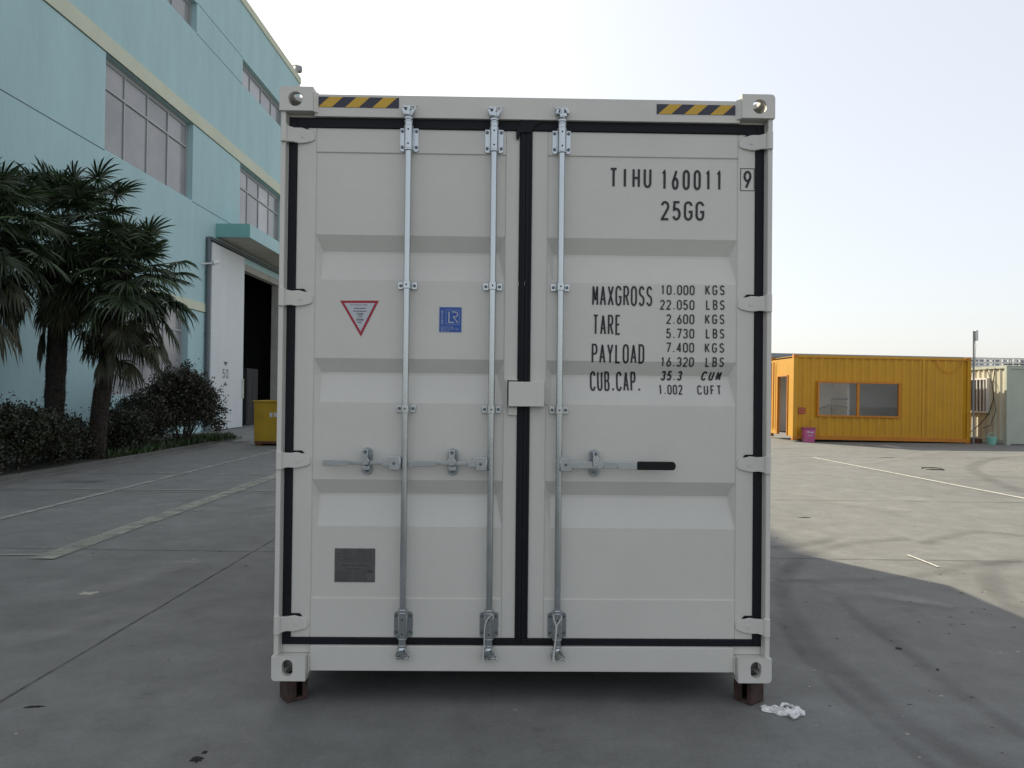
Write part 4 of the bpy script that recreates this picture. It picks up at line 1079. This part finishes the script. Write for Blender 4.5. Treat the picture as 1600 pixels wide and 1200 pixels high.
# shrubs --------------------------------------------------------------------
def shrub(name, x, y, rx, ry, h, n, m, seed, label, group, leaf=.055, stems=14, low=.15, cat='shrub', shell=.45):
    rnd = random.Random(seed); o = empty(name, (x, y, .06)); tag(o, label, cat, group)
    st = MB(); tips = []
    for i in range(stems):
        a = rnd.uniform(0, 2*pi); q = rnd.uniform(.2, .95)**.5; hz = h*rnd.uniform(.7, 1.02)*(1-.35*q*q)
        b0 = Vector((cos(a)*rx*.25*rnd.random(), sin(a)*ry*.25*rnd.random(), 0)); tp = Vector((cos(a)*rx*q, sin(a)*ry*q, hz))
        mid = b0.lerp(tp, .5)+Vector((rnd.uniform(-.08, .08), rnd.uniform(-.08, .08), .05*h))
        st.tube([b0, mid, tp], [.016, .010, .004], 5, False); tips.append((b0, mid, tp))
        for k in range(5):
            t = rnd.uniform(.3, .9); s = b0.lerp(mid, t*2) if t < .5 else mid.lerp(tp, t*2-1)
            e = s+Vector((rnd.uniform(-.3, .3)*rx, rnd.uniform(-.3, .3)*ry, rnd.uniform(.05, .3)*h)); st.tube([s, e], [.006, .002], 4, False); tips.append((s, s.lerp(e, .5), e))
    st.build('stems', M['twig'], o, fix=False)
    lf = MB(); cl = []
    for i in range(n*2//26):
        a = rnd.uniform(0, 2*pi); cz = rnd.uniform(-.75, 1); rr = (1-cz*cz)**.5 if cz > 0 else (1-.5*cz*cz)**.5
        s = rnd.uniform(shell, 1.0)**.6*(1+.42*mn.noise((cos(a)*1.6+seed, sin(a)*1.6, cz*1.6)))
        cl.append(Vector((cos(a)*rx*rr*s, sin(a)*ry*rr*s, h*(.5+low*.3)+h*.5*cz*s)))
    for c_ in cl:
        rc = rnd.uniform(.04, .11)*(1.5 if rnd.random() < .15 else 1)
        up = Vector((c_.x*.5, c_.y*.5, h*.4)).normalized()
        for k in range(26):
            p = c_+Vector((rnd.gauss(0, rc), rnd.gauss(0, rc), rnd.gauss(0, rc)))
            if p.z < .02: p.z = rnd.uniform(.02, .15)
            d = (up*rnd.uniform(.2, 1)+Vector((rnd.uniform(-1, 1), rnd.uniform(-1, 1), rnd.uniform(-.6, .8)))).normalized()
            s = d.cross(Vector((rnd.uniform(-1, 1), rnd.uniform(-1, 1), rnd.uniform(-1, 1)))).normalized()
            l = leaf*rnd.uniform(.7, 1.5); w_ = l*.30
            lf.poly([p, p+d*l*.5+s*w_, p+d*l, p+d*l*.5-s*w_])
    lf.build('foliage', M[m], o, fix=False)
hg = 'low hedge shrubs in the bed at left'
shrub('hedge_shrub', -9.35, 9.6, .85, 1.1, 1.08, 7000, 'hedgeleaf', 1, 'low dark hedge shrub at the left edge of the picture', hg)
shrub('hedge_shrub', -9.3, 11.6, .80, 1.15, 1.10, 9000, 'hedgeleaf', 2, 'low dark hedge shrub in front of the left teal wall, nearest the camera in view', hg)
shrub('hedge_shrub', -9.25, 13.6, .75, 1.1, 1.05, 8000, 'hedgeleaf', 5, 'low hedge shrub at the foot of the nearer palm trunk', hg)
shrub('hedge_shrub', -9.35, 15.0, .55, .6, .85, 3500, 'hedgeleaf', 6, 'sparse low shrub between the two palm trunks', hg, shell=.2)
shrub('leafy_shrub', -9.15, 17.0, .50, .7, .92, 5000, 'midleaf', 8, 'waist-high leafy shrub just right of the leaning palm trunk', 'bushes')
shrub('leafy_shrub', -9.5, 18.6, .60, .7, 1.25, 6000, 'bushleaf', 10, 'dark middle bush between the waist-high shrub and the tall round bush', 'bushes')
shrub('round_bush', -9.12, 20.0, .86, 1.0, 1.78, 12000, 'bushleaf', 9, 'tall round dark reddish bush beside the white sliding door', 'bushes', leaf=.06, stems=26, low=.4)
# weeds under the bushes
rnd = random.Random(5); mb = MB()
for i in range(2600):
    x, y = rnd.uniform(-9.6, -8.62), rnd.uniform(15.5, 22.8); p = Vector((x, y, .06)); l = rnd.uniform(.06, .24)
    d = Vector((rnd.uniform(-.5, .5), rnd.uniform(-.5, .5), 1)).normalized(); s = d.cross(Vector((rnd.uniform(-1, 1), rnd.uniform(-1, 1), 0))).normalized()*.012
    mb.poly([p+s, p+d*l*.6+s*1.3, p+d*l, p+d*l*.6-s*1.3, p-s])
tag(mb.build('bed_weeds', M['grass'], fix=False), 'low green weeds along the edge of the planting bed', 'weeds', kind='stuff')

# ------------------------------------------------------------------ YELLOW CABIN CONTAINER
A = Vector((9.17, 25.05, 0)); Bq = Vector((15.10, 25.10, 0))
rzc = math.atan2(Bq.y-A.y, Bq.x-A.x)
YC = empty('cabin_container', (A.x, A.y, .0), rzc); tag(YC, 'yellow shipping container turned into a cabin with a wide window', 'container')
YC.rotation_euler = (0, radians(.55), rzc); YC.location.z = .06
L_, H_, D_ = 5.96, 2.88, 2.44
WX0, WX1, WZ0, WZ1 = .83, 3.57, .82, 1.98
def ribwall(x0, x1, z0, z1, y=.03, dep=.038, pitch=.278, ph=0):
    mb = MB(); t = ph; Q = [(-9, 0)]
    while t < x1+1:
        Q += [(t, 0), (t+.07, dep), (t+.14, dep), (t+.21, 0)]; t += pitch
    def at(x):
        for (a, d), (b, e) in zip(Q, Q[1:]):
            if a <= x <= b: return d+(e-d)*(x-a)/(b-a)
        return 0
    P = [(x0, at(x0))]+[q for q in Q if x0+1e-6 < q[0] < x1-1e-6]+[(x1, at(x1))]
    return mb, P
def addrib(mb, P, z0, z1, y):
    for (a, da), (b, db) in zip(P, P[1:]): mb.poly([(a, y+da, z0), (b, y+db, z0), (b, y+db, z1), (a, y+da, z1)])
mb = MB()
for x0, x1, z0, z1 in ((.15, WX0, .16, H_-.10), (WX0, WX1, .16, WZ0), (WX0, WX1, WZ1, H_-.10), (WX1, 4.33, .16, H_-.10), (4.43, L_-.12, .16, H_-.10)):
    _, P = ribwall(x0, x1, z0, z1, ph=.15); addrib(mb, P, z0, z1, .03)
mb.build('side_wall', M['yellow'], YC, fix=False)
mb = MB()
mb.box(0, 0, .10, .15, .12, H_-.12); mb.box(L_-.12, 0, .10, L_, .12, H_-.12); mb.box(.1505, .008, H_-.0995, L_-.1205, .10, H_-.015)
mb.box(0, D_-.12, .1, .12, D_, H_-.12); mb.box(L_-.12, D_-.12, .1, L_, D_, H_-.12)
mb.box(4.3305, .012, .1605, 4.4295, .06, H_-.1005)
mb.build('frame', M['yellow'], YC, .004)
mb = MB(); mb.box(.1505, .004, .03, L_-.1205, .11, .1595); mb.build('bottom_rail', M['orange'], YC, .004)
mb = MB(); 
for x in (0, L_-.16):
    for y in (0, D_-.16):
        for a, b in ((0, .0995), (H_-.1195, H_)): MB().box(x-.002, y-.002, a, x+.162, y+.162, b).build('corner_casting', M['orange'], YC, .006)
# little tie-down notches along the top rail
mb = MB()
for i in range(20): mb.box(.3+i*.28, -.004, H_-.105, .36+i*.28, .0075, H_-.085)
mb.build('lashing_lug', M['orange'], YC)
mb = MB()
mb.box(.16, .12, H_-.05, L_-.13, D_-.02, H_-.03); mb.box(.12, D_-.03, .16, L_-.12, D_-.01, H_-.05); mb.box(L_-.03, .12, .16, L_-.01, D_-.12, H_-.05)
mb.build('shell', M['yellow'], YC)
# inner lining
mb = MB(); fr_ = .10
def q4(*p): mb.poly(p)
x0, x1, y0, y1, z0, z1 = .16, L_-.16, .08, D_-.06, .18, H_-.08
q4((x0, y1, z0), (x1, y1, z0), (x1, y1, z1), (x0, y1, z1)); q4((x1, y0, z0), (x1, y1, z0), (x1, y1, z1), (x1, y0, z1)); q4((x0, y0, z1), (x1, y0, z1), (x1, y1, z1), (x0, y1, z1))
mb.box(2.35, 1.2, z0+.01, 2.43, y1-.01, z1-.01)
for a, b, c, d in ((x0, WX0, z0, z1), (WX1, x1, z0, z1), (WX0, WX1, z0, WZ0), (WX0, WX1, WZ1, z1)): q4((a, y0, c), (b, y0, c), (b, y0, d), (a, y0, d))
mb.build('lining', M['roomwall'], YC, fix=False)
mb = MB(); q4 = None; mb.poly([(x0, y0, z0), (x1, y0, z0), (x1, y1, z0), (x0, y1, z0)]); mb.build('floor', M['roomfloor'], YC)
# end wall with open doorway (left end)
mb = MB(); mb.box(.03, .12, .12, .06, .62, H_-.12); mb.box(.03, 1.52, .12, .06, D_-.12, H_-.12); mb.box(.03, .62, 2.15, .06, 1.52, H_-.12); mb.build('end_wall', M['yellow'], YC, .003)
mb = MB(); mb.box(.0, .56, .12, .1, .62, 2.20); mb.box(.0, 1.52, .12, .1, 1.58, 2.20); mb.box(.0, .6205, 2.15, .1, 1.5195, 2.20); mb.build('door_frame', M['orange'], YC, .003)
mb = MB(); mb.tube([(-.02, 1.85, .3), (-.02, 1.85, H_-.2)], .018, 8); mb.tube([(-.02, 2.1, .3), (-.02, 2.1, H_-.2)], .018, 8)
mb.build('lock_rod', M['orange'], YC, 0, True)
# window
mb = MB(); t = .06
mb.box(WX0-.02, -.012, WZ0-.02, WX1+.02, .075, WZ0+t-.02); mb.box(WX0-.02, -.012, WZ1-t+.02, WX1+.02, .075, WZ1+.02)
mb.box(WX0-.02, -.011, WZ0+t-.0195, WX0+t-.02, .075, WZ1-t+.0195); mb.box(WX1-t+.02, -.011, WZ0+t-.0195, WX1+.02, .075, WZ1-t+.0195)
mx_ = 2.18; mb.box(mx_-.045, -.006, WZ0+t-.0195, mx_+.045, .075, WZ1-t+.0195)
wn = mb.build('window', M['orange'], YC, .003)
for a, b in ((WX0+t-.02, mx_-.0455), (mx_+.0455, WX1-t+.02)): MB().box(a, .03, WZ0+t-.019, b, .036, WZ1-t+.019).build('pane', M['glass'], wn)
# small red notice with pale characters
sg = MB().box(.185, .022, .88, .43, .029, 1.09).build('notice', M['red'], YC)
mb = MB()
for i in range(3):
    for j in range(2):
        x = .205+i*.075; z = .905+j*.09
        mb.box(x, .0195, z+.025, x+.055, .0215, z+.035); mb.box(x+.022, .0190, z, x+.032, .0193, z+.065); mb.box(x+.005, .0195, z+.05, x+.05, .0215, z+.058)
mb.build('characters', M['stripe_y'], sg)
# stair rail inside
HR = empty('stair_rail', tuple(A+Vector((0, 0, .24))), rzc); tag(HR, 'dark tubular hand rail seen through the left cabin window', 'railing')
mb = MB(); yy = 1.0
mb.tube([(.95, yy, .72), (1.72, yy, 1.02)], .02, 8); mb.tube([(1.72, yy, 0), (1.72, yy, 1.22)], .02, 8); mb.tube([(1.70, yy, 1.2), (2.3, yy, 1.2)], .022, 8); mb.tube([(1.72, yy, 1.0), (2.3, yy, .92)], .016, 8)
mb.build('rail', M['greymetal'], HR, 0, True)
# conduit sagging on the wall
mb = MB(); P = []
for i in range(15):
    t = i/14; P.append((4.75+.95*t, .0-.01, H_-.12-.42*sin(pi*t)**.7-(0 if t < .5 else -.12*(t-.5))))
mb.tube(P, .009, 6); mb.build('cable', M['orange'], YC, 0, True)

# pink bin
pb = empty('pink_bin', (9.62, 24.85, 0)); tag(pb, 'pink plastic bin with pale marks against the yellow cabin', 'bin')
mb = MB(); b_ = len(mb.v)
mb.v += [(-.15, -.14, 0), (.15, -.14, 0), (.15, .14, 0), (-.15, .14, 0), (-.175, -.17, .44), (.175, -.17, .44), (.175, .17, .44), (-.175, .17, .44)]
for q_ in ((0, 3, 2, 1), (4, 5, 6, 7), (0, 1, 5, 4), (1, 2, 6, 5), (2, 3, 7, 6), (3, 0, 4, 7)): mb.face(q_)
mb.build('body', M['pink'], pb, .012)
MB().box(-.19, -.185, .4405, .19, .185, .49).build('lid', M['pinkdark'], pb, .01)
mb = MB(); mb.box(-.10, -.171, .32, -.02, -.160, .37); mb.box(.01, -.171, .31, .10, -.160, .36); mb.box(-.08, -.165, .22, .07, -.152, .24); mb.build('marking', M['stickerwhite'], pb)

# antenna pole
ap = empty('antenna_pole', (15.17, 25.0, 0)); tag(ap, 'thin grey pole topped by a small white box antenna, right of the yellow cabin', 'pole')
MB().tube([(0, 0, 0), (0, 0, 3.78)], .030, 10).build('pole', M['greymetal'], ap, 0, True)
MB().box(.035, -.05, 3.45, .125, .05, 3.80).build('antenna', M['whitepaint'], ap, .01)
MB().tube([(.03, 0, 3.5), (.06, -.02, 3.3), (.035, -.035, 3.0), (.034, -.02, 2.6)], .006, 6).build('cable', M['cable'], ap, 0, True)

# pale green container -------------------------------------------------------
gA = Vector((15.98, 24.55, 0))
PC = empty('site_container', tuple(gA), 0); tag(PC, 'pale green site container with a barred window in its ribbed side, at the right edge', 'container')
h = 2.62
mb = MB(); P = corr(mb, 5.6, None, .28, .04)
for (a, da), (b, db) in zip(P, P[1:]): mb.poly([(.03+da, .12+a, .15), (.03+db, .12+b, .15), (.03+db, .12+b, h-.1), (.03+da, .12+a, h-.1)])
mb.build('side_wall', M['palegreen_sunlit'], PC, fix=False)
mb = MB()
for x in (0, 2.3):
    for y in (0, 5.7): mb.box(x, y, .0, x+.13, y+.13, h)
mb.box(0, .1305, h-.1, .08, 5.69, h-.01); mb.box(0, .1305, .04, .08, 5.69, .15); mb.box(.1305, 0, h-.12, 2.2995, .1, h-.005); mb.box(.1305, 0, .04, 2.2995, .1, .2)
mb.build('frame', M['palegreen'], PC, .004)
mb = MB(); mb.box(.13, .03, .2, 2.3, .06, h-.12); mb.box(.13, .12, h-.05, 2.4, 5.7, h-.03); mb.box(.1, 5.74, .1, 2.35, 5.8, h-.1)
mb.build('end_wall', M['palegreen'], PC, .002)
mb = MB(); y0, y1, z0, z1 = .95, 2.30, 1.02, 2.22
mb.box(-.06, y0, z0, .03, y0+.06, z1); mb.box(-.06, y1-.06, z0, .03, y1, z1); mb.box(-.06, y0+.0605, z0, .03, y1-.0605, z0+.06); mb.box(-.06, y0+.0605, z1-.06, .03, y1-.0605, z1)
for k in range(1, 7): mb.box(-.055, y0+k*(y1-y0)/7-.022, z0+.0605, -.02, y0+k*(y1-y0)/7+.022, z1-.0605)
wn = mb.build('window', M['whitepaint'], PC, .003); MB().box(-.012, y0+.06, z0+.06, -.005, y1-.06, z1-.06).build('pane', M['farglass'], wn)
mb = MB(); P = [(-.03, .55, 2.55), (-.05, .62, 2.1), (-.05, .6, 1.5), (-.05, .85, 1.0), (-.05, 1.3, .65), (-.06, 1.9, .3), (-.1, 2.4, .06)]
mb.tube(P, .014, 6); mb.tube([(-.03, 1.0, 2.56), (-.04, .7, 2.0), (-.04, .5, 1.1), (-.04, .8, .6), (-.04, 1.2, .5)], .011, 6); mb.build('cable', M['cable'], PC, 0, True)
mb = MB(); mb.tube([(-.05, .02, h+.03), (.8, 0, h+.05), (2.3, -.02, h+.10)], .02, 6); mb.build('conduit', M['cable'], PC, 0, True)

# mint bucket and clutter in the gap
bk = empty('bucket', (15.62, 24.75, 0)); tag(bk, 'small mint green bucket on the ground between the yellow and pale green containers', 'bucket')
mb = MB(); mb.tube([(0, 0, 0), (0, 0, .26)], [.12, .16], 16); mb.build('pail', M['mint'], bk, .004, True)
MB().tube([(-.15, 0, .25), (-.10, 0, .36), (0, 0, .40), (.10, 0, .36), (.15, 0, .25)], .008, 6).build('handle', M['mint'], bk, 0, True)
cr = empty('scrap_box', (15.45, 25.5, 0)); tag(cr, 'low dark scrap box in the gap behind the mint bucket', 'box')
MB().box(-.25, -.2, 0, .2, .2, .16).build('box', M['rust'], cr, .01); MB().box(-.2, -.15, .161, .1, .1, .2).build('flap', M['greymetal'], cr)

# far warehouse ---------------------------------------------------------------
FW = empty('warehouse', (55, 82, 0), .18); tag(FW, 'long pale warehouse with a grey-blue roof line far behind the yellow cabin', 'building')
x0, x1 = -60, 60; hz = 5.5
mb = MB(); mb.box(x0, 0, 0, x1, 30, hz); mb.build('wall', M['farwall'], FW)
mb = MB(); mb.prism([(-.4, hz+.001), (-.4, hz+.42), (15, hz+1.0), (30.4, hz+.42), (30.4, hz+.001)], x0-.4, x1+.4, 'x'); mb.build('roof', M['farroof'], FW)
mb = MB()
for i in range(60): mb.box(x0+1+i*2, -.03, 3.6, x0+2.5+i*2, -.002, 4.9)
for i in range(60): mb.box(x0+1+i*2, -.03, 1.2, x0+2.5+i*2, -.002, 2.6)
mb.build('window_row', M['farglass'], FW)
# white racks stacked before the warehouse
def rack(x, y, label):
    o = empty('steel_rack', (x, y, 0), .02); tag(o, label, 'rack', 'white steel racks before the far warehouse')
    for k in range(4):
        for q_ in (0, 1.2): box_obj('post', (k*1.2-.05, q_-.05, 0, k*1.2+.05, q_+.05, 4.35), M['whitepaint'], o)
    for z in (2.6, 3.75, 4.0, 4.28):
        for q_ in (0, 1.2): box_obj('rail', (.051, q_-.03, z, 3.549, q_+.03, z+.07), M['whitepaint'], o)
    for k in range(9): box_obj('upright', (.3+k*.37, -.09, 2.5, .36+k*.37, -.055, 4.2+.15*(k % 2)), M['whitepaint'], o)
rack(31.2, 52, 'leftmost white steel rack showing over the barred window'); rack(35.2, 52.1, 'white steel rack over the left of the pale green container'); rack(39.2, 52.2, 'white steel rack at the right picture edge over the pale green container')
